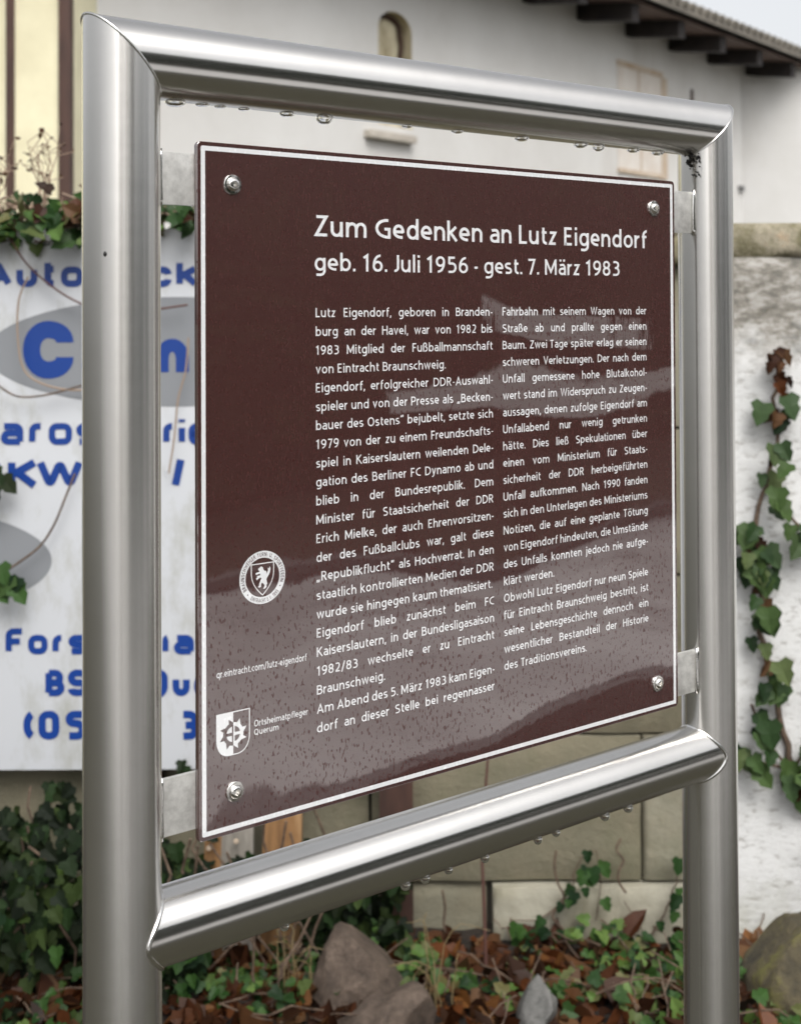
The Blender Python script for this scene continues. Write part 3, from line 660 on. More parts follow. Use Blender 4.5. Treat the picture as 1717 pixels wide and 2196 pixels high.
def rock(name, label, outline, v, depth, mm, sd_, bul=.35):
    pts = [uz(x, y, v) for x, y in outline]; cx = sum(p[0] for p in pts)/len(pts); zb = min(p[1] for p in pts)
    e = base(name, cx, v, 0); 
    b = bmesh.new(); n = len(pts); rows_ = 9; grid = []
    cz = sum(p[1] for p in pts)/len(pts)
    for j in range(rows_):
        t = j/(rows_-1)*2-1; s_ = (1-abs(t)**3.0)**.5 if abs(t) < 1 else 0; s_ = .25+.75*s_
        grid.append([b.verts.new((cx*0+(p[0]-cx)*s_, t*depth/2, cz+(p[1]-cz)*s_)) for p in pts])
    for j in range(rows_-1):
        for i in range(n): b.faces.new((grid[j][i], grid[j][(i+1) % n], grid[j+1][(i+1) % n], grid[j+1][i]))
    b.faces.new(grid[0][::-1]); b.faces.new(grid[-1])
    bmesh.ops.recalc_face_normals(b, faces=b.faces)
    bmesh.ops.triangulate(b, faces=[f for f in b.faces if len(f.verts) > 4])
    bmesh.ops.subdivide_edges(b, edges=b.edges, cuts=3, use_grid_fill=True)
    for vt in b.verts:
        q = vt.co; d = .022*noise.noise(q*8+Vector((sd_, 0, 0)))+.014*noise.noise(q*21+Vector((0, sd_, 0)))+.007*noise.noise(q*48+Vector((0, sd_, 0)))
        vt.co = q + Vector((q.x, q.y, q.z-cz)).normalized()*d
    rg = random.Random(sd_)
    for _ in range(15):
        n_ = Vector((rg.uniform(-1, 1), rg.uniform(-1.2, .2), rg.uniform(-.3, 1))).normalized(); c0 = Vector((0, 0, cz))
        lim = max((vt.co-c0).dot(n_) for vt in b.verts)*rg.uniform(.72, .90)
        for vt in b.verts:
            q = (vt.co-c0).dot(n_)
            if q > lim: vt.co -= n_*(q-lim)*.92
    for vt in b.verts:
        q = vt.co; vt.co = q + Vector((0, -1, .4))*.004*noise.noise(q*45) + Vector((0, -1, .2))*.002*noise.noise(q*110)
    me = bpy.data.meshes.new(name); b.to_mesh(me); b.free(); me.materials.append(M[mm]); me.shade_smooth(); me.set_sharp_from_angle(angle=R_(38))
    bpy.data.objects.remove(e)
    o = bpy.data.objects.new(name, me); col.objects.link(o); o.location = uvp(cx, v, 0); o.rotation_euler = (0, 0, RZ); tag(o, label, 'rock'); return o
rock('boulder', 'large angular brown boulder with a sloping top, lying in the leaf litter below the rail', [(668, 2160), (672, 2095), (686, 2025), (716, 1972), (772, 1986), (846, 2046), (896, 2098), (900, 2150), (800, 2190), (720, 2220)], 2.72, .16, 'boulder', 3)
rock('boulder', 'lower brown boulder in front of the larger one, separated by a dark crack', [(690, 2215), (740, 2172), (785, 2148), (850, 2128), (905, 2120), (925, 2180), (930, 2300), (700, 2300)], 2.56, .14, 'boulder', 8)
rock('boulder', 'mossy rock at the wall foot right of the right post', [(1575, 2140), (1590, 2080), (1640, 2030), (1690, 1985), (1740, 1970), (1800, 2000), (1830, 2100), (1820, 2250), (1700, 2280), (1600, 2250)], 2.72, .3, 'mossrock', 5)
rock('stone', 'small pointed grey stone among the fallen leaves', [(1105, 2180), (1120, 2130), (1150, 2085), (1172, 2110), (1190, 2150), (1180, 2200), (1130, 2215)], 2.62, .09, 'greystone', 12)

# ------------------------------------------------------------------ leaf litter and ground ivy
g = MB(); g2 = MB(); g3 = MB()
for _ in range(3800):
    if random.random() < .0: continue
    u = random.uniform(-1.5, 1.5); vv = 2.35+.72*random.random(); z = soil_z(u, vv)
    leaf(g, (u, vv, z+random.uniform(.0, .03)), Vector((random.uniform(-1, 1), random.uniform(-1, 1), random.uniform(-.45, .5))), Vector((0, -.4, 1))+rv(1.0), random.choice((.022, .03, .038, .048, .065))*random.uniform(.8, 1.2), OVAL if random.random() < .7 else IVY, random.uniform(-.9, 1.0))
gt = MB()
for _ in range(170):
    u = random.uniform(-1.5, 1.5); vv = 2.35+.7*random.random(); a_ = random.uniform(0, 6.28); L_ = random.uniform(.06, .2); z = soil_z(u, vv)+.02
    gt.tube([(u+math.cos(a_)*L_*q+random.uniform(-.006, .006), vv+math.sin(a_)*L_*q, z+random.uniform(0, .03)+.03*q) for q in (0, .25, .5, .75, 1)], .0019, 4)
ot = gt.build('fallen_twigs', M['bark']); ot.location = uvp(0, 0); ot.rotation_euler = (0, 0, RZ); struct(ot, 'stuff'); tag(ot, 'thin dead twigs strewn over the fallen leaves', 'twigs')
o = g.build('leaf_litter', M['litter']); o.location = uvp(0, 0); o.rotation_euler = (0, 0, RZ); struct(o, 'stuff'); tag(o, 'wet brown and orange fallen leaves covering the soil at the wall foot', 'leaf litter')
for _ in range(2100):
    u = random.uniform(-1.5, 1.4); vv = 2.4+.66*random.random()
    if noise.noise(Vector((u*3.1, vv*4, 5.5))) < .02: continue
    z = soil_z(u, vv)+.02+.09*random.random()*max(0, noise.noise(Vector((u*3, vv*3, 1)))+.5)
    leaf(g2 if random.random() < .55 else g3, (u, vv, z), (random.uniform(-1, 1), random.uniform(-1, .3), random.uniform(-.6, .3)), Vector((0, -.8, 1))+rv(.6), random.uniform(.016, .038))
for gg, mm, nm, lb in ((g2, 'ivy', 'ground_ivy', 'dark green ivy leaves creeping through the fallen leaves'), (g3, 'ivyfresh', 'ground_weeds', 'fresh light green weed leaves among the fallen leaves')):
    o = gg.build(nm, M[mm]); o.location = uvp(0, 0); o.rotation_euler = (0, 0, RZ); struct(o, 'stuff'); tag(o, lb, 'ground cover')

# ------------------------------------------------------------------ THE NOTICE STAND
S_, ZT_, ZL_, RD = .69214, Z0+.21372, Z0-.46825, .03
X0, X1, PZ0, PZ1 = .0592, .62754, Z0-.40642, Z0+.15175
sg = empty('notice_stand', (0, 0, 0)); tag(sg, 'brushed stainless tube stand holding a glossy brown memorial notice with white German text', 'sign')
NS = 96
def post(x, sgn):
    g = MB(); vs = []; zs_ = [-.06, .3, .6, .9, 1.2, 1.5]
    for z in zs_: vs += [(RD*math.cos(2*math.pi*k/NS), RD*math.sin(2*math.pi*k/NS), z) for k in range(NS)]
    vs += [(RD*math.cos(2*math.pi*k/NS), RD*math.sin(2*math.pi*k/NS), ZT_ - sgn*RD*math.cos(2*math.pi*k/NS)) for k in range(NS)]
    fs = [(i*NS+k, i*NS+(k+1) % NS, (i+1)*NS+(k+1) % NS, (i+1)*NS+k) for i in range(len(zs_)) for k in range(NS)]
    g.add(vs, fs); o = g.build('post', M['steelZ'], sg, True, 60); o.location.x = x; return o
pL = post(0, 1); pR = post(S_, -1)
RL = .0290
def rail(name, z, mitre):
    g = MB(); vs = []; r_ = RD if mitre else RL
    for (x, s_) in ((0, -1), (S_*.25, 0), (S_*.5, 0), (S_*.75, 0), (S_, 1)):
        for k in range(NS):
            a = 2*math.pi*k/NS; y_, z_ = r_*math.cos(a), r_*math.sin(a)
            xx = x + (s_*z_ if mitre else -s_*math.sqrt(RD*RD-y_*y_)*.98) if s_ else x
            vs.append((xx-S_/2, y_, z_))
    g.add(vs, [(i*NS+k, i*NS+(k+1) % NS, (i+1)*NS+(k+1) % NS, (i+1)*NS+k) for i in range(4) for k in range(NS)])
    o = g.build(name, M['steelX'], sg, True, 60); o.location = (S_/2, 0, z); return o
rT = rail('top_rail', ZT_, True); rL = rail('lower_rail', ZL_, False)
def bead(pts, r_, parent): g = MB(); g.tube(pts, r_, 8); o = g.build('weld', M['weld'], parent, True, 180); return o
NT = 48
for s_, cx in ((-1, 0), (1, S_)):
    bead([(cx+s_*RD*math.sin(t)*1.0, RD*math.cos(t)*1.0, ZT_+RD*math.sin(t)) for t in [2*math.pi*i/NT for i in range(NT+1)]], .0011, sg)
    bead([(cx-s_*math.sqrt(RD*RD-(RL*math.cos(t))**2), RL*math.cos(t), ZL_+RL*math.sin(t)) for t in [2*math.pi*i/NT for i in range(NT+1)]], .0021, sg)
# brackets
YP, TP = -.012, .0045
for (xa, side, yt, yb) in ((380, -1, 325, 437), (380, -1, 1655, 1778), (1462, 1, 408, 497), (1464, 1, 1390, 1480)):
    za, zb = xz(xa, yt, -.006)[1], xz(xa, yb, -.006)[1]
    g = MB()
    if side < 0: g.box(.0292, .105, -.0070, -.0030, zb, za)
    else: g.box(X1-.05, S_-.0292, -.0070, -.0030, zb, za)
    br = bevel(g.build('bracket', M['plate'], sg), .0006)
    xw = .0298 if side < 0 else S_-.0300
    g = MB(); g.tube([(xw, -.0080, za+.002), (xw+side*.0004, -.0085, za-.004), (xw, -.0080, (za+zb)/2), (xw, -.0085, zb+.004), (xw, -.0080, zb-.002)], [.0018, .0028, .0022, .0030, .0018] if side > 0 else [.001, .0014, .0011, .0014, .001], 8); g.build('weld', M['weld'], br, True, 180)
# panel
def rrect(x0, x1, z0, z1, r_, k=6):
    out = []
    for (cx, cz, a0) in ((x1-r_, z1-r_, 0), (x0+r_, z1-r_, 90), (x0+r_, z0+r_, 180), (x1-r_, z0+r_, 270)):
        out += [(cx+r_*math.cos(R_(a0+90*i/k)), cz+r_*math.sin(R_(a0+90*i/k))) for i in range(k+1)]
    return out
pc = Vector(((X0+X1)/2, YP, (PZ0+PZ1)/2))
pn = empty('panel', (0, 0, 0)); bpy.data.objects.remove(pn)
rr_ = rrect(X0, X1, PZ0, PZ1, .004); e2 = rrect(X0+.0006, X1-.0006, PZ0+.0006, PZ1-.0006, .0036); k = len(rr_)
g = MB(); g.add([(a, YP, b_) for a, b_ in e2]+[(a, YP+.0006, b_) for a, b_ in rr_]+[(a, YP+TP, b_) for a, b_ in rr_],
      [tuple(range(k-1, -1, -1))]+[(i, (i+1) % k, k+(i+1) % k, k+i) for i in range(k)]+[(k+i, k+(i+1) % k, 2*k+(i+1) % k, 2*k+i) for i in range(k)]+[tuple(2*k+i for i in range(k))])
panel = g.build('panel', M['panel'], sg)
def flat(name, mb, m='white'): return mb.build(name, M[m], panel)
Y1, Y2, Y3 = YP-.00012, YP-.00024, YP-.00036
bo_, bi_ = rrect(X0+.0034, X1-.0034, PZ0+.0034, PZ1-.0034, .0016), rrect(X0+.0072, X1-.0072, PZ0+.0072, PZ1-.0072, .0006)
g = MB(); g.add([(a, Y1, b_) for a, b_ in bo_]+[(a, Y1, b_) for a, b_ in bi_], [(i, k+i, k+(i+1) % k, (i+1) % k) for i in range(k)]); flat('border_line', g)
# lettering
TK = .135; l_, h_, x_, d_ = .07, .93, .66, -.23; RR = 9
STEM = [(0, 0), (0, 1.05)]; ARCH = [(0, .36), (.02, x_), (.44, x_), (.44, 0)]
def oval(w, a, b_, x0=0): return ([(x0, a), (x0, b_), (x0+w, b_), (x0+w, a)], 1, RR)
def st(pts, r=0): return (pts, 0, r)
def dots(w): return [st([(w/2-.14, .87), (w/2-.14, 1.01)]), st([(w/2+.14, .87), (w/2+.14, 1.01)])]
FONT = {
'a': (.40, [st([(.03, .625), (.10, x_), (.40, x_), (.40, 0)], .24), st([(.40, .41), (0, .41), (0, l_), (.40, l_), (.40, .2)], .22)]),
'b': (.47, [st(STEM), oval(.47, l_, x_)]), 'c': (.36, [st([(.38, x_-.01), (0, x_), (0, l_), (.38, l_+.01)], RR)]),
'd': (.47, [st([(.47, 0), (.47, 1.05)]), oval(.47, l_, x_)]), 'e': (.45, [st([(0, .36), (.45, .36)]), st([(.45, .32), (.45, x_), (0, x_), (0, l_), (.42, l_+.02)], RR)]),
'f': (.27, [st([(.34, .98), (.11, .98), (.11, 0)], .22), st([(0, x_), (.31, x_)])]), 'g': (.47, [oval(.47, l_, x_), st([(.47, .73), (.47, d_), (.03, d_+.01)], .24)]),
'h': (.44, [st(STEM), st(ARCH, .26)]), 'i': (0, [st([(0, 0), (0, .73)]), st([(0, .87), (0, 1.02)])]), 'j': (0, [st([(0, .73), (0, d_), (-.12, d_)], .14), st([(0, .87), (0, 1.02)])]),
'k': (.42, [st(STEM), st([(.40, .73), (.05, .38)]), st([(.12, .42), (.44, 0)])]), 'l': (0, [st(STEM)]),
'm': (.86, [st([(0, 0), (0, .73)]), st([(a*.977, b_) for a, b_ in ARCH], .26), st([(.43+a*.977, b_) for a, b_ in ARCH], .26)]), 'n': (.44, [st([(0, 0), (0, .73)]), st(ARCH, .26)]),
'o': (.48, [oval(.48, l_, x_)]), 'p': (.47, [st([(0, -.3), (0, .73)]), oval(.47, l_, x_)]), 'q': (.47, [st([(.47, -.3), (.47, .73)]), oval(.47, l_, x_)]),
'r': (.22, [st([(0, 0), (0, .73)]), st([(0, .36), (.02, x_), (.27, x_)], .26)]), 's': (.36, [st([(.34, x_-.01), (0, x_), (0, .40), (.37, .34), (.37, l_), (0, l_+.01)], .2)]),
't': (.26, [st([(.10, .92), (.10, l_), (.31, l_)], .2), st([(0, x_), (.30, x_)])]), 'u': (.44, [st([(0, .73), (0, l_), (.42, l_), (.44, .37)], .26), st([(.44, 0), (.44, .73)])]),
'v': (.44, [st([(0, .73), (.22, .07), (.44, .73)])]), 'w': (.74, [st([(0, .73), (.18, .07), (.37, .69), (.56, .07), (.74, .73)])]), 'x': (.42, [st([(0, .73), (.42, 0)]), st([(.42, .73), (0, 0)])]),
'y': (.44, [st([(0, .73), (.22, .07)]), st([(.44, .73), (.18, -.14), (.0, d_)], .1)]), 'z': (.36, [st([(.01, x_), (.34, x_), (.02, l_), (.37, l_)])]),
'ß': (.46, [st([(0, 0), (0, .98), (.36, .98), (.36, .60), (.20, .56)], .2), st([(.20, .56), (.47, .5), (.47, l_), (.16, l_)], .22)]),
'A': (.64, [st([(0, 0), (.32, .94), (.64, 0)]), st([(.12, .3), (.52, .3)])]), 'B': (.48, [st([(0, 0), (0, 1)]), st([(0, h_), (.43, h_), (.43, .53), (0, .53)], .2), st([(0, .53), (.49, .53), (.49, l_), (0, l_)], .22)]),
'C': (.54, [st([(.56, h_-.02), (0, h_), (0, l_), (.56, l_+.02)], RR)]), 'D': (.58, [st([(0, 0), (0, 1)]), st([(0, h_), (.60, h_), (.60, l_), (0, l_)], .44)]),
'E': (.38, [st([(0, 0), (0, 1)])]+[st([(0, q), (w_, q)]) for q, w_ in ((h_, .40), (.52, .36), (l_, .41))]), 'F': (.36, [st([(0, 0), (0, 1)])]+[st([(0, q), (w_, q)]) for q, w_ in ((h_, .40), (.5, .35))]),
'G': (.62, [st([(.58, h_-.03), (0, h_), (0, l_), (.62, l_)], RR), st([(.62, 0.0), (.62, .47), (.38, .47)])]), 'H': (.54, [st([(0, 0), (0, 1)]), st([(.54, 0), (.54, 1)]), st([(0, .53), (.54, .53)])]),
'I': (0, [st([(0, 0), (0, 1)])]), 'J': (.16, [st([(.16, 1), (.16, l_), (-.06, l_)], .2)]), 'K': (.54, [st([(0, 0), (0, 1)]), st([(.50, 1), (.05, .5)]), st([(.14, .58), (.56, 0)])]),
'L': (.34, [st([(0, 0), (0, 1)]), st([(0, l_), (.40, l_)])]), 'M': (.72, [st([(0, 0), (0, 1)]), st([(.72, 0), (.72, 1)]), st([(.02, .93), (.36, .2), (.70, .93)])]),
'N': (.58, [st([(0, 0), (0, 1)]), st([(.58, 0), (.58, 1)]), st([(.02, .96), (.56, .04)])]), 'O': (.66, [oval(.66, l_, h_)]), 'P': (.44, [st([(0, 0), (0, 1)]), st([(0, h_), (.46, h_), (.46, .44), (0, .44)], .25)]),
'Q': (.66, [oval(.66, l_, h_), st([(.36, .26), (.64, -.08)])]), 'R': (.48, [st([(0, 0), (0, 1)]), st([(0, h_), (.44, h_), (.44, .47), (0, .47)], .24), st([(.22, .47), (.50, 0)])]),
'S': (.44, [st([(.43, h_-.02), (0, h_), (0, .55), (.46, .46), (.46, l_), (0, l_+.02)], .25)]), 'T': (.52, [st([(0, h_), (.52, h_)]), st([(.26, 0), (.26, 1)])]), 'U': (.54, [st([(0, 1), (0, l_), (.54, l_), (.54, 1)], .27)]),
'V': (.58, [st([(0, 1), (.29, .07), (.58, 1)])]), 'W': (.90, [st([(0, 1), (.22, .07), (.45, .95), (.68, .07), (.90, 1)])]), 'Z': (.50, [st([(.02, h_), (.48, h_), (.02, l_), (.53, l_)])]),
'0': (.46, [oval(.46, l_, h_)]), '1': (.36, [st([(.02, .78), (.23, .93), (.23, 0)])]), '2': (.46, [st([(.03, .89), (.12, h_), (.43, h_), (.43, .52), (.02, l_)], .26), st([(0, l_), (.48, l_)])]),
'3': (.46, [st([(.03, h_), (.42, h_), (.42, .53), (.15, .53)], .22), st([(.15, .53), (.46, .53), (.46, l_), (0, l_)], .23)]), '5': (.46, [st([(.42, h_), (.06, h_), (.05, .55)]), st([(.04, .57), (.46, .60), (.46, l_), (0, l_)], .26)]),
'6': (.46, [oval(.46, l_, .57), st([(0, .32), (0, h_), (.40, h_)], RR)]), '7': (.46, [st([(0, h_), (.44, h_), (.15, 0)])]), '8': (.46, [oval(.40, .52, h_, .03), oval(.46, l_, .52)]), '9': (.46, [oval(.46, .43, h_), st([(.46, .68), (.46, l_), (.06, l_)], RR)]),
'.': (.02, [st([(.01, 0), (.01, .15)])]), ',': (.04, [st([(.04, .14), (-.02, -.15)])]), '-': (.20, [st([(0, .36), (.22, .36)])]), '/': (.34, [st([(0, -.1), (.34, 1.05)])]),
'„': (.26, [st([(.06, .14), (.0, -.14)]), st([(.26, .14), (.20, -.14)])]), '“': (.26, [st([(.0, .76), (.06, 1.03)]), st([(.20, .76), (.26, 1.03)])])}
for u_, b__ in (('ä', 'a'), ('ö', 'o'), ('ü', 'u')): FONT[u_] = (FONT[b__][0], FONT[b__][1]+dots(FONT[b__][0]))
THIN = 'vwyxzrtfacsekAVWTLFKZ1J7.,-/'
def bear(c): return .115 if c in THIN else .145
cache = {}
def glyphs(w, off):                          # word -> verts, faces, xmin, xmax at cap height .682
    if (w, off) not in cache:
        TK = off*10
        mb = MB(); x = 0; kq = .682; n_ = 0
        for c in w:
            wd_, strokes = FONT[c]; x += bear(c)
            for j, (pts, cl, r) in enumerate(strokes):
                sub = MB(); ribbon(sub, [(x+a, b_) for a, b_ in pts], TK, bool(cl), -.00003*(n_ % 3), r)
                n_ += 1; mb.add([(a*kq, b_*kq, y_) for a, y_, b_ in sub.v], sub.f)
            x += wd_ + bear(c)
        xs_ = [v_[0] for v_ in mb.v]; cache[(w, off)] = (mb.v, mb.f, min(xs_), max(xs_))
    return cache[(w, off)]
XS_ = []
def setline(mb, s, x0, x1, z, cap, xs, off=.012, just=True, y=None, fit=False):
    y = Y1 if y is None else y
    size = cap/.682; ws = s.split(' '); G = [glyphs(w, off) for w in ws]
    wid = [(q[3]-q[2])*size for q in G]; tot = sum(wid)
    gap = .30*size
    if fit: xs = (x1-x0)/(tot+gap*(len(ws)-1)); gap *= xs
    elif just and len(ws) > 1:
        gmin = .19*size
        if tot*xs+gmin*(len(ws)-1) > x1-x0: xs = (x1-x0-gmin*(len(ws)-1))/tot
        gap = (x1-x0-tot*xs)/(len(ws)-1)
    else: gap = .36*size
    if just and not fit and len(ws) > 1: XS_.append((round(xs, 3), round((x1-x0-.2*size*(len(ws)-1))/tot, 3)))
    x = x0
    for q, w in zip(G, wid):
        mb.add([(x+(a-q[2])*size*xs, y+e_, z+b_*size) for a, b_, e_ in q[0]], q[1]); x += w*xs+gap
def capz(x, yb, yt): return xz(x, yt)[1]-xz(x, yb)[1]
xH, zH = xz(669, 503); xHe = xz(1379, 528)[0]; cap1 = capz(672, 503, 458)
g = MB(); setline(g, 'Zum Gedenken an Lutz Eigendorf', xH, xHe, zH, cap1, .8, .0143, fit=True)
xG, zG = xz(671, 577); xGe = xz(1321, 586)[0]
setline(g, 'geb. 16. Juli 1956 - gest. 7. März 1983', xG, xGe, zG, capz(790, 578, 541), .8, .0138, fit=True); flat('heading', g)
LC = ['Lutz Eigendorf, geboren in Branden-', 'burg an der Havel, war von 1982 bis', '1983 Mitglied der Fußballmannschaft', '*von Eintracht Braunschweig.', 'Eigendorf, erfolgreicher DDR-Auswahl-', 'spieler und von der Presse als „Becken-', 'bauer des Ostens“ bejubelt, setzte sich', '1979 von der zu einem Freundschafts-', 'spiel in Kaiserslautern weilenden Dele-', 'gation des Berliner FC Dynamo ab und', 'blieb in der Bundesrepublik. Dem', 'Minister für Staatsicherheit der DDR', 'Erich Mielke, der auch Ehrenvorsitzen-', 'der des Fußballclubs war, galt diese', '„Republikflucht“ als Hochverrat. In den', 'staatlich kontrollierten Medien der DDR', '*wurde sie hingegen kaum thematisiert.', 'Eigendorf blieb zunächst beim FC', 'Kaiserslautern, in der Bundesligasaison', '1982/83 wechselte er zu Eintracht', '*Braunschweig.', 'Am Abend des 5. März 1983 kam Eigen-', 'dorf an dieser Stelle bei regennasser']
RC = ['Fahrbahn mit seinem Wagen von der', 'Straße ab und prallte gegen einen', 'Baum. Zwei Tage später erlag er seinen', 'schweren Verletzungen. Der nach dem', 'Unfall gemessene hohe Blutalkohol-', 'wert stand im Widerspruch zu Zeugen-', 'aussagen, denen zufolge Eigendorf am', 'Unfallabend nur wenig getrunken', 'hätte. Dies ließ Spekulationen über', 'einen vom Ministerium für Staats-', 'sicherheit der DDR herbeigeführten', 'Unfall aufkommen. Nach 1990 fanden', 'sich in den Unterlagen des Ministeriums', 'Notizen, die auf eine geplante Tötung', 'von Eigendorf hindeuten, die Umstände', 'des Unfalls konnten jedoch nie aufge-', '*klärt werden.', 'Obwohl Lutz Eigendorf nur neun Spiele', 'für Eintracht Braunschweig bestritt, ist', 'seine Lebensgeschichte dennoch ein', 'wesentlicher Bestandteil der Historie', '*des Traditionsvereins.']
xl0, zf = xz(673, 676.5); zl_ = xz(675, 1564)[1]; xl1 = xz(1052, 1100)[0]
pitch = (zf-zl_)/22; xr0 = xz(1073, 1000)[0]; xr1 = xz(1380, 1000)[0]
CAPB = capz(676, 676.5, 656)*.97

BXS = 1.12
for lines, xa, xb in ((LC, xl0, xl1), (RC, xr0, xr1)):
    g = MB()
    for i, s_ in enumerate(lines): setline(g, s_.lstrip('*'), xa, xb, zf-pitch*i, CAPB, BXS, .0132, just=s_[0] != '*')
    flat('body_text', g)
g = MB(); q0_ = xz(462, 1447); q1_ = xz(654, 1410); setline(g, 'qr.eintracht.com/lutz-eigendorf', q0_[0], q1_[0], (q0_[1]+q1_[1])/2, capz(600, 1420, 1404.5)*.95, .8, .013, fit=True); flat('web_address', g)
g = MB(); q0_ = xz(542, 1551); q1_ = xz(656, 1528); setline(g, 'Ortsheimatpfleger', q0_[0], q1_[0], q0_[1], capz(545, 1551, 1537), .8, .013, fit=True)
q0_ = xz(542, 1569); q1_ = xz(594, 1560); setline(g, 'Querum', q0_[0], q1_[0], q0_[1], capz(545, 1568, 1555), .8, .013, fit=True); flat('caption', g)

# club emblem
EX, EZ, ER = .11854, Z0-.2038, .0217
def ring(mb, cx, cz, r0, r1, y, a0=0, a1=360, n=72):
    vs = []; m = n+1
    for i in range(m):
        a = R_(a0+(a1-a0)*i/n); vs += [(cx+r0*math.cos(a), y, cz+r0*math.sin(a)), (cx+r1*math.cos(a), y, cz+r1*math.sin(a))]
    mb.add(vs, [(2*i, 2*i+1, 2*i+3, 2*i+2) for i in range(n)])
g = MB(); ring(g, EX, EZ, .0161, ER, Y1); emb = flat('emblem', g)
def arctext(mb, s, cx, cz, r_, cap, mid, inward, y, span):
    size = cap/.682; ad = []
    for ch in s:
        if ch == ' ': ad.append((None, .32*size*.8)); continue
        q = glyphs(ch, .0155); ad.append((q, ((q[3]-q[2])+.17)*size*.78))
    tot = sum(a for _, a in ad); kx = R_(span)*r_/tot; ad = [(q, a*kx) for q, a in ad]; tot *= kx; sgn = 1 if inward else -1
    th = R_(mid) - sgn*tot/r_/2
    for q, a in ad:
        t = th + sgn*a/r_/2
        if q:
            vs = []
            for (px, py, _) in q[0]:
                lx = (px-(q[2]+q[3])/2)*size*.78*min(1.15, kx); ly = py*size - cap/2
                if inward: rad = r_-ly; an = t+lx/r_
                else: rad = r_+ly; an = t-lx/r_
                vs.append((cx+rad*math.cos(an), y+_, cz+rad*math.sin(an)))
            mb.add(vs, q[1])
        th += sgn*a/r_
g = MB(); arctext(g, 'BRAUNSCHWEIGER TURN- U. SPORTVEREIN', EX, EZ, .0189, .0033, 96, False, Y2, 230); arctext(g, 'EINTRACHT E.V. 1895', EX, EZ, .0189, .0033, 277, True, Y2, 86)
for a in (222, 332): ring(g, EX+.0189*math.cos(R_(a)), EZ+.0189*math.sin(R_(a)), 0, .0006, Y2, n=10)
g.build('emblem_lettering', M['panel'], panel)
def shield(cx, cz, w, h, n=10):
    out = [(cx-w, cz+h*.5), (cx+w, cz+h*.5)]
    for i in range(n+1): t = i/n; out.append((cx+w*(1-t**2.2)*1.0 if i else cx+w, cz+h*.5-h*(.25+.75*t) if i else cz+h*.25))
    out2 = [(2*cx-a, b_) for a, b_ in out[2:-1]][::-1]
    return out+out2
def outline(mb, pts, inner, y):
    k = len(pts); mb.add([(a, y, b_) for a, b_ in pts]+[(a, y, b_) for a, b_ in inner], [(i, k+i, k+(i+1) % k, (i+1) % k) for i in range(k)])
g = MB(); outline(g, shield(EX, EZ-.0016, .0110, .0268), shield(EX, EZ-.0015, .0102, .0250), Y1)
LION = [(-.30,.92),(-.14,1.0),(.02,.90),(.10,.72),(.22,.58),(.34,.60),(.44,.46),(.40,.30),(.52,.44),(.60,.62),(.56,.80),(.70,.74),(.80,.92),(.86,.66),(.80,.40),(.66,.20),(.50,.02),(.42,-.10),(.46,-.30),(.52,-.48),(.40,-.58),(.44,-.74),(.26,-.86),(.06,-.88),(.16,-.74),(.22,-.58),(.08,-.44),(-.04,-.34),(-.16,-.46),(-.16,-.66),(-.34,-.74),(-.52,-.66),(-.38,-.58),(-.36,-.40),(-.24,-.18),(-.12,-.02),(-.20,.10),(-.40,.04),(-.62,-.10),(-.70,.06),(-.54,.16),(-.62,.26),(-.42,.24),(-.24,.30),(-.30,.42),(-.52,.38),(-.72,.34),(-.74,.50),(-.54,.54),(-.36,.56),(-.30,.64),(-.44,.70),(-.48,.82)]
g.add([(EX+a*.0088, Y1, EZ-.0008+b_*.0100) for a, b_ in LION], [tuple(range(len(LION)))[::-1]]); flat('emblem_lion', g)
b = bmesh.new(); o = [x for x in panel.children if x.name.startswith('emblem_lion')][0]; b.from_mesh(o.data); bmesh.ops.triangulate(b, faces=[f for f in b.faces if len(f.verts) > 4]); b.to_mesh(o.data); b.free()
# local crest: split shield with a mill wheel
(cx0, czt), (cx1, czb) = xz(461, 1527), xz(533, 1601); ccx = (cx0+cx1)/2; cw = (cx1-cx0)/2; ch_ = xz(497, 1518)[1]-xz(497, 1611)[1]; ccz = (xz(497, 1518)[1]+xz(497, 1611)[1])/2
def crest_pts(w, h, n=14):
    L = [(-w, h*.5), (0, h*.5), (w, h*.5)]; pts = [(w*math.cos(t)**.62 if math.cos(t) > 1e-6 else 0, -h*.08-h*.42*math.sin(t)) for t in [math.pi/2*i/n for i in range(n+1)]]
    return L[1:]+pts                        # right half from top middle round to bottom tip
rh = crest_pts(cw, ch_); g = MB()
g.add([(ccx-a, Y1, ccz+b_) for a, b_ in rh], [tuple(range(len(rh)))])
ri = crest_pts(cw-.0008, ch_-.0016); k = len(rh)
g.add([(ccx+a, Y1, ccz+b_) for a, b_ in rh]+[(ccx+a, Y1, ccz+b_) for a, b_ in ri], [(i, i+1, k+i+1, k+i) for i in range(k-1)])
wr, wz = cw*.70, ccz-.0005
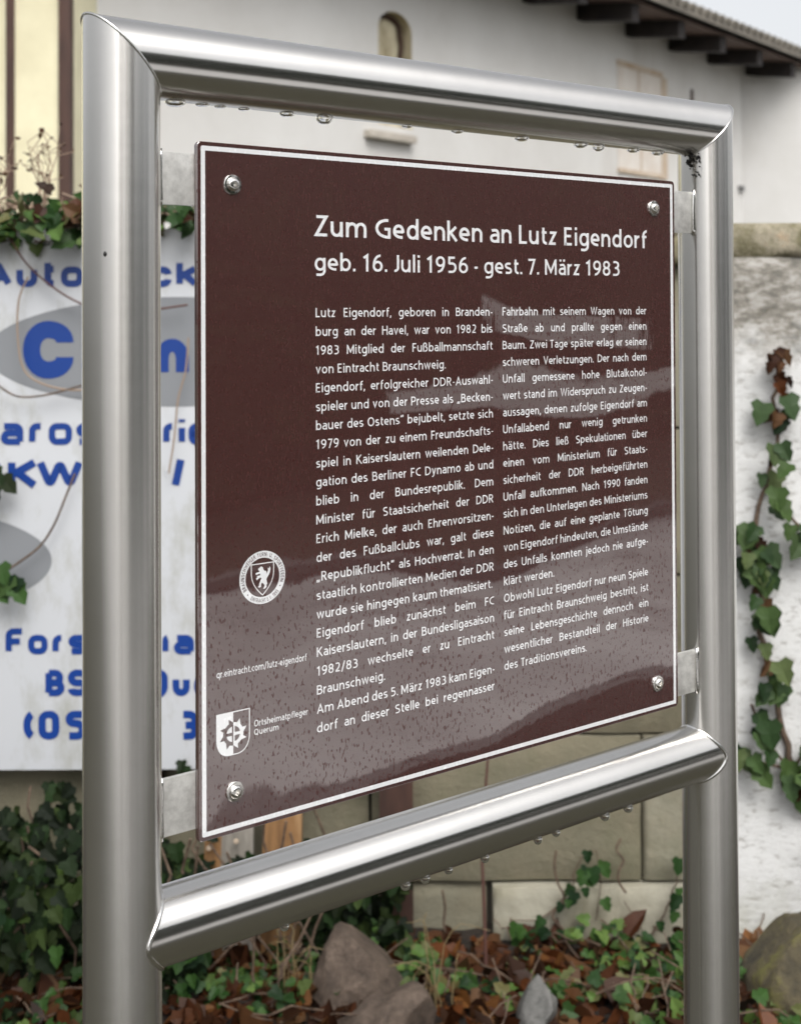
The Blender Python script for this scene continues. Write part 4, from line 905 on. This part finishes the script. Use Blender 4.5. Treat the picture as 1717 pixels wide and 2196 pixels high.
def wheel(mb, y, s_):                       # right half for s_=1, left for -1
    e_ = .00003
    ring(mb, ccx, wz, wr*.58, wr*.86, y, -90 if s_ > 0 else 90, 90 if s_ > 0 else 270, 36)
    for a in (-78, -30, 12, 55):
        A = R_(a) if s_ > 0 else R_(180+a); p = Vector((math.cos(A), math.sin(A))); q = Vector((-p.y, p.x))
        mb.add([(ccx+v_.x, y-e_, wz+v_.y) for v_ in (p*wr*.82-q*wr*.16, p*wr*1.0-q*wr*.02, p*wr*1.18+q*wr*.16, p*wr*.84+q*wr*.2)], [(0, 1, 2, 3)])
    t_ = wr*.11
    mb.add([(ccx, y-2*e_, wz-t_), (ccx+s_*wr*.6, y-2*e_, wz-t_), (ccx+s_*wr*.6, y-2*e_, wz+t_), (ccx, y-2*e_, wz+t_)], [(0, 1, 2, 3)])
    mb.add([(ccx, y-3*e_, wz-wr*.6), (ccx+s_*t_, y-3*e_, wz-wr*.6), (ccx+s_*t_, y-3*e_, wz+wr*.6), (ccx, y-3*e_, wz+wr*.6)], [(0, 1, 2, 3)])
    mb.add([(ccx, y-4*e_, wz-wr*.26), (ccx+s_*wr*.26, y-4*e_, wz), (ccx, y-4*e_, wz+wr*.26)], [(0, 1, 2)])
wheel(g, Y2, 1); flat('crest', g)
g = MB(); wheel(g, Y2, -1); g.build('crest_wheel', M['panel'], panel)
# screws
def star(n, r0, r1): return [((r0+r1)/2+(r1-r0)/2*math.cos(6*2*math.pi*i/n)) for i in range(n)]
for (x, y) in ((495, 393), (1393, 444), (1402, 1458), (500, 1688)):
    X, Z = xz(x, y); n = 48; prof = [(.0080, .0), (.0080, .0012), (.0076, .0016), (.0058, .0017), (.0056, .0026), (.0050, .0038), (.0040, .0046), (.0031, .0049)]
    vs = []; fs = []
    for (r_, h) in prof: vs += [(r_*math.cos(2*math.pi*i/n), -h, r_*math.sin(2*math.pi*i/n)) for i in range(n)]
    stp = star(n, .0019, .0026)
    for h in (.0049, .0024): vs += [(stp[i]*math.cos(2*math.pi*i/n), -h, stp[i]*math.sin(2*math.pi*i/n)) for i in range(n)]
    for j in range(len(prof)+1): fs += [(j*n+i, j*n+(i+1) % n, (j+1)*n+(i+1) % n, (j+1)*n+i) for i in range(n)]
    fs.append(tuple((len(prof)+1)*n+i for i in range(n)))
    g = MB(); g.add(vs, fs); o = g.build('screw', M['screw'], sg, True, 35); o.location = (X, YP, Z); o.rotation_euler = (0, random.uniform(0, 1), 0)
# grime in the upper right corner and a speck on the left post
g = MB()
for _ in range(26): 
    t = random.random(); g.lathe([(.0002, 0), (random.uniform(.0012, .0028), .0008), (.0002, .0016)], 8, Matrix.Translation((S_-.0315+random.uniform(-.004, .002), -.006+random.uniform(-.014, .006), ZT_-.031-.024*t*t)) @ Matrix.Rotation(random.uniform(0, 3), 4, 'Y'))
g.build('grime', M['dirt'], sg)
d = ray(224, 541); 
dd = Vector((d.x, d.y, 0)).normalized(); oc = Vector((CAM.x, CAM.y, 0)); bq = oc.dot(dd); dist = -bq-math.sqrt(bq*bq-oc.dot(oc)+RD*RD); hp = CAM+d*(dist/Vector((d.x, d.y, 0)).length)
g = MB(); g.lathe([(.0003, -.0022), (.0013, -.001), (.0015, .0), (.0009, .0014), (.0003, .002)], 10, Matrix.Translation(hp)); g.build('speck', M['dirt'], sg, True, 180)

# ------------------------------------------------------------------ raindrops under the rails (each a thing)
def drop(x, yb, zc, rad, y_, w, hgt, lab, grp):
    X = xz(x, yb, y_)[0]; z_bot = zc - math.sqrt(rad*rad-y_*y_)
    prof = [(.0001, .0010), (w*.96, .0008), (w, .0)] + [(w*math.cos(t)**.8, -hgt*math.sin(t)) for t in [math.pi/2*i/8 for i in range(1, 8)]] + [(.0001, -hgt)]
    g = MB(); g.lathe(prof, 20); o = g.build('raindrop', M['water'], None, True, 180); o.location = (X, y_, z_bot); tag(o, lab, 'raindrop', grp)
ords = ['first', 'second', 'third', 'fourth', 'fifth', 'sixth', 'seventh', 'eighth', 'ninth', 'tenth', 'eleventh', 'twelfth', 'thirteenth']
top = [(374, .0085, .0040), (432, .006, .0016), (470, .005, .0016), (520, .005, .0017), (612, .0065, .0032), (692, .0075, .0062), (868, .005, .0020), (975, .006, .0022), (1112, .0075, .0034), (1238, .0075, .0040), (1276, .0065, .0055), (1350, .007, .0034), (1402, .007, .0036)]
for i, (x, w, h) in enumerate(top): drop(x, 250, ZT_, RD, .002, w, h, ords[i]+' raindrop from the left hanging under the top rail', 'raindrops under the top rail')
low_ = [(606, .0045, .0042), (864, .0052, .0058), (906, .0052, .0058), (956, .0045, .0046), (1034, .0045, .0062), (1147, .0046, .0062), (1186, .0046, .0046), (1290, .0055, .0058), (1340, .0055, .0058)]
for i, (x, w, h) in enumerate(low_): drop(x, 1850, ZL_, RL, -.0135, w*.92, h*.95, ords[i]+' raindrop from the left hanging under the lower rail', 'raindrops under the lower rail')

# ------------------------------------------------------------------ across the road (seen only mirrored in panel and tubes)
M['hedge'] = leafmat('hedge_leaf', [(.012, .022, .010), (.02, .04, .015), (.035, .06, .02)], .6)
M['hedgecore'] = mat('hedge_core', (.012, .014, .008), .9)
M['offwhite'] = mat('mirrored_prop_white', (.72, .72, .70), .6)
hd = empty('hedge', (5, -9.8, -.05)); tag(hd, 'tall dark clipped hedge across the road, mirrored in the notice', 'hedge')
g = MB(); g.box(-6, -3.6, -.6, .6, 0, 2.6); g.box(-3.59, 12, -.6, .6, 0, 4.0); g.build('branches', M['hedgecore'], hd); g = MB()
for _ in range(10000):
    leaf(g, (random.uniform(-3.8, 12), .6+random.uniform(0, .3), 4.2*random.random()), rv(), (0, 1, .3), random.uniform(.12, .22))
g.build('foliage', M['hedge'], hd)
def tree(x, y, h_, r_, lab):
    e = empty('tree', (x, y, -.05)); tag(e, lab, 'tree', 'trees across the road'); g = MB(); g.tube([(0, 0, 0), (.05, 0, h_*.3), (0, .1, h_*.7)], [.22, .17, .06], 10)
    for _ in range(9): a = random.uniform(0, 6.3); g.tube([(0, 0, h_*.35), (r_*.4*math.cos(a), r_*.4*math.sin(a), h_*.55), (r_*.75*math.cos(a), r_*.75*math.sin(a), h_*.72)], [.08, .05, .02], 6)
    g.build('trunk', M['bark'], e, True); g = MB()
    for _ in range(70):
        c_ = rv(); c_ = c_.normalized()*random.random()**.4; c_ = Vector((c_.x*r_, c_.y*r_, h_*.62+c_.z*h_*.36))
        for _ in range(46): leaf(g, c_+rv(.5), rv(), rv(), random.uniform(.16, .3))
    g.build('crown', M['hedge'], e)
tree(-5.2, -11, 8.2, 2.1, 'left broad tree across the road'); tree(-2.2, -11, 8.8, 2.2, 'middle tall tree across the road'); tree(.8, -11.5, 8.0, 1.9, 'right tree across the road behind the hedge end')
nb = empty('added_white_board', (6.0, -5.75, -.05)); tag(nb, 'plain white board on two posts, added out of view for a pale patch mirrored in the notice', 'board')  # added stand-in, gives the pale rectangle in the panel's reflection
g = MB(); g.box(-.62, .62, -.02, .02, 1.36, 1.70); bevel(g.build('board', M['offwhite'], nb), .01)
for s_ in (-.5, .5): g = MB(); g.box(s_-.04, s_+.04, -.10, -.02, 0, 1.7); g.build('post', M['brownwood'], nb)
rf = empty('added_white_rail', (7, -5.7, -.05)); tag(rf, 'white rail on posts, added out of view for a pale streak mirrored in the notice', 'fence')  # added unseen, its white rail makes the pale streak in the panel's reflection
g = MB(); g.box(-2.6, 6, -.02, .02, .92, 1.10); g.build('rail', M['offwhite'], rf)
for i in range(5): g = MB(); g.box(-2.4+i*2, -2.28+i*2, -.12, -.02, 0, 1.15); g.build('post', M['brownwood'], rf)
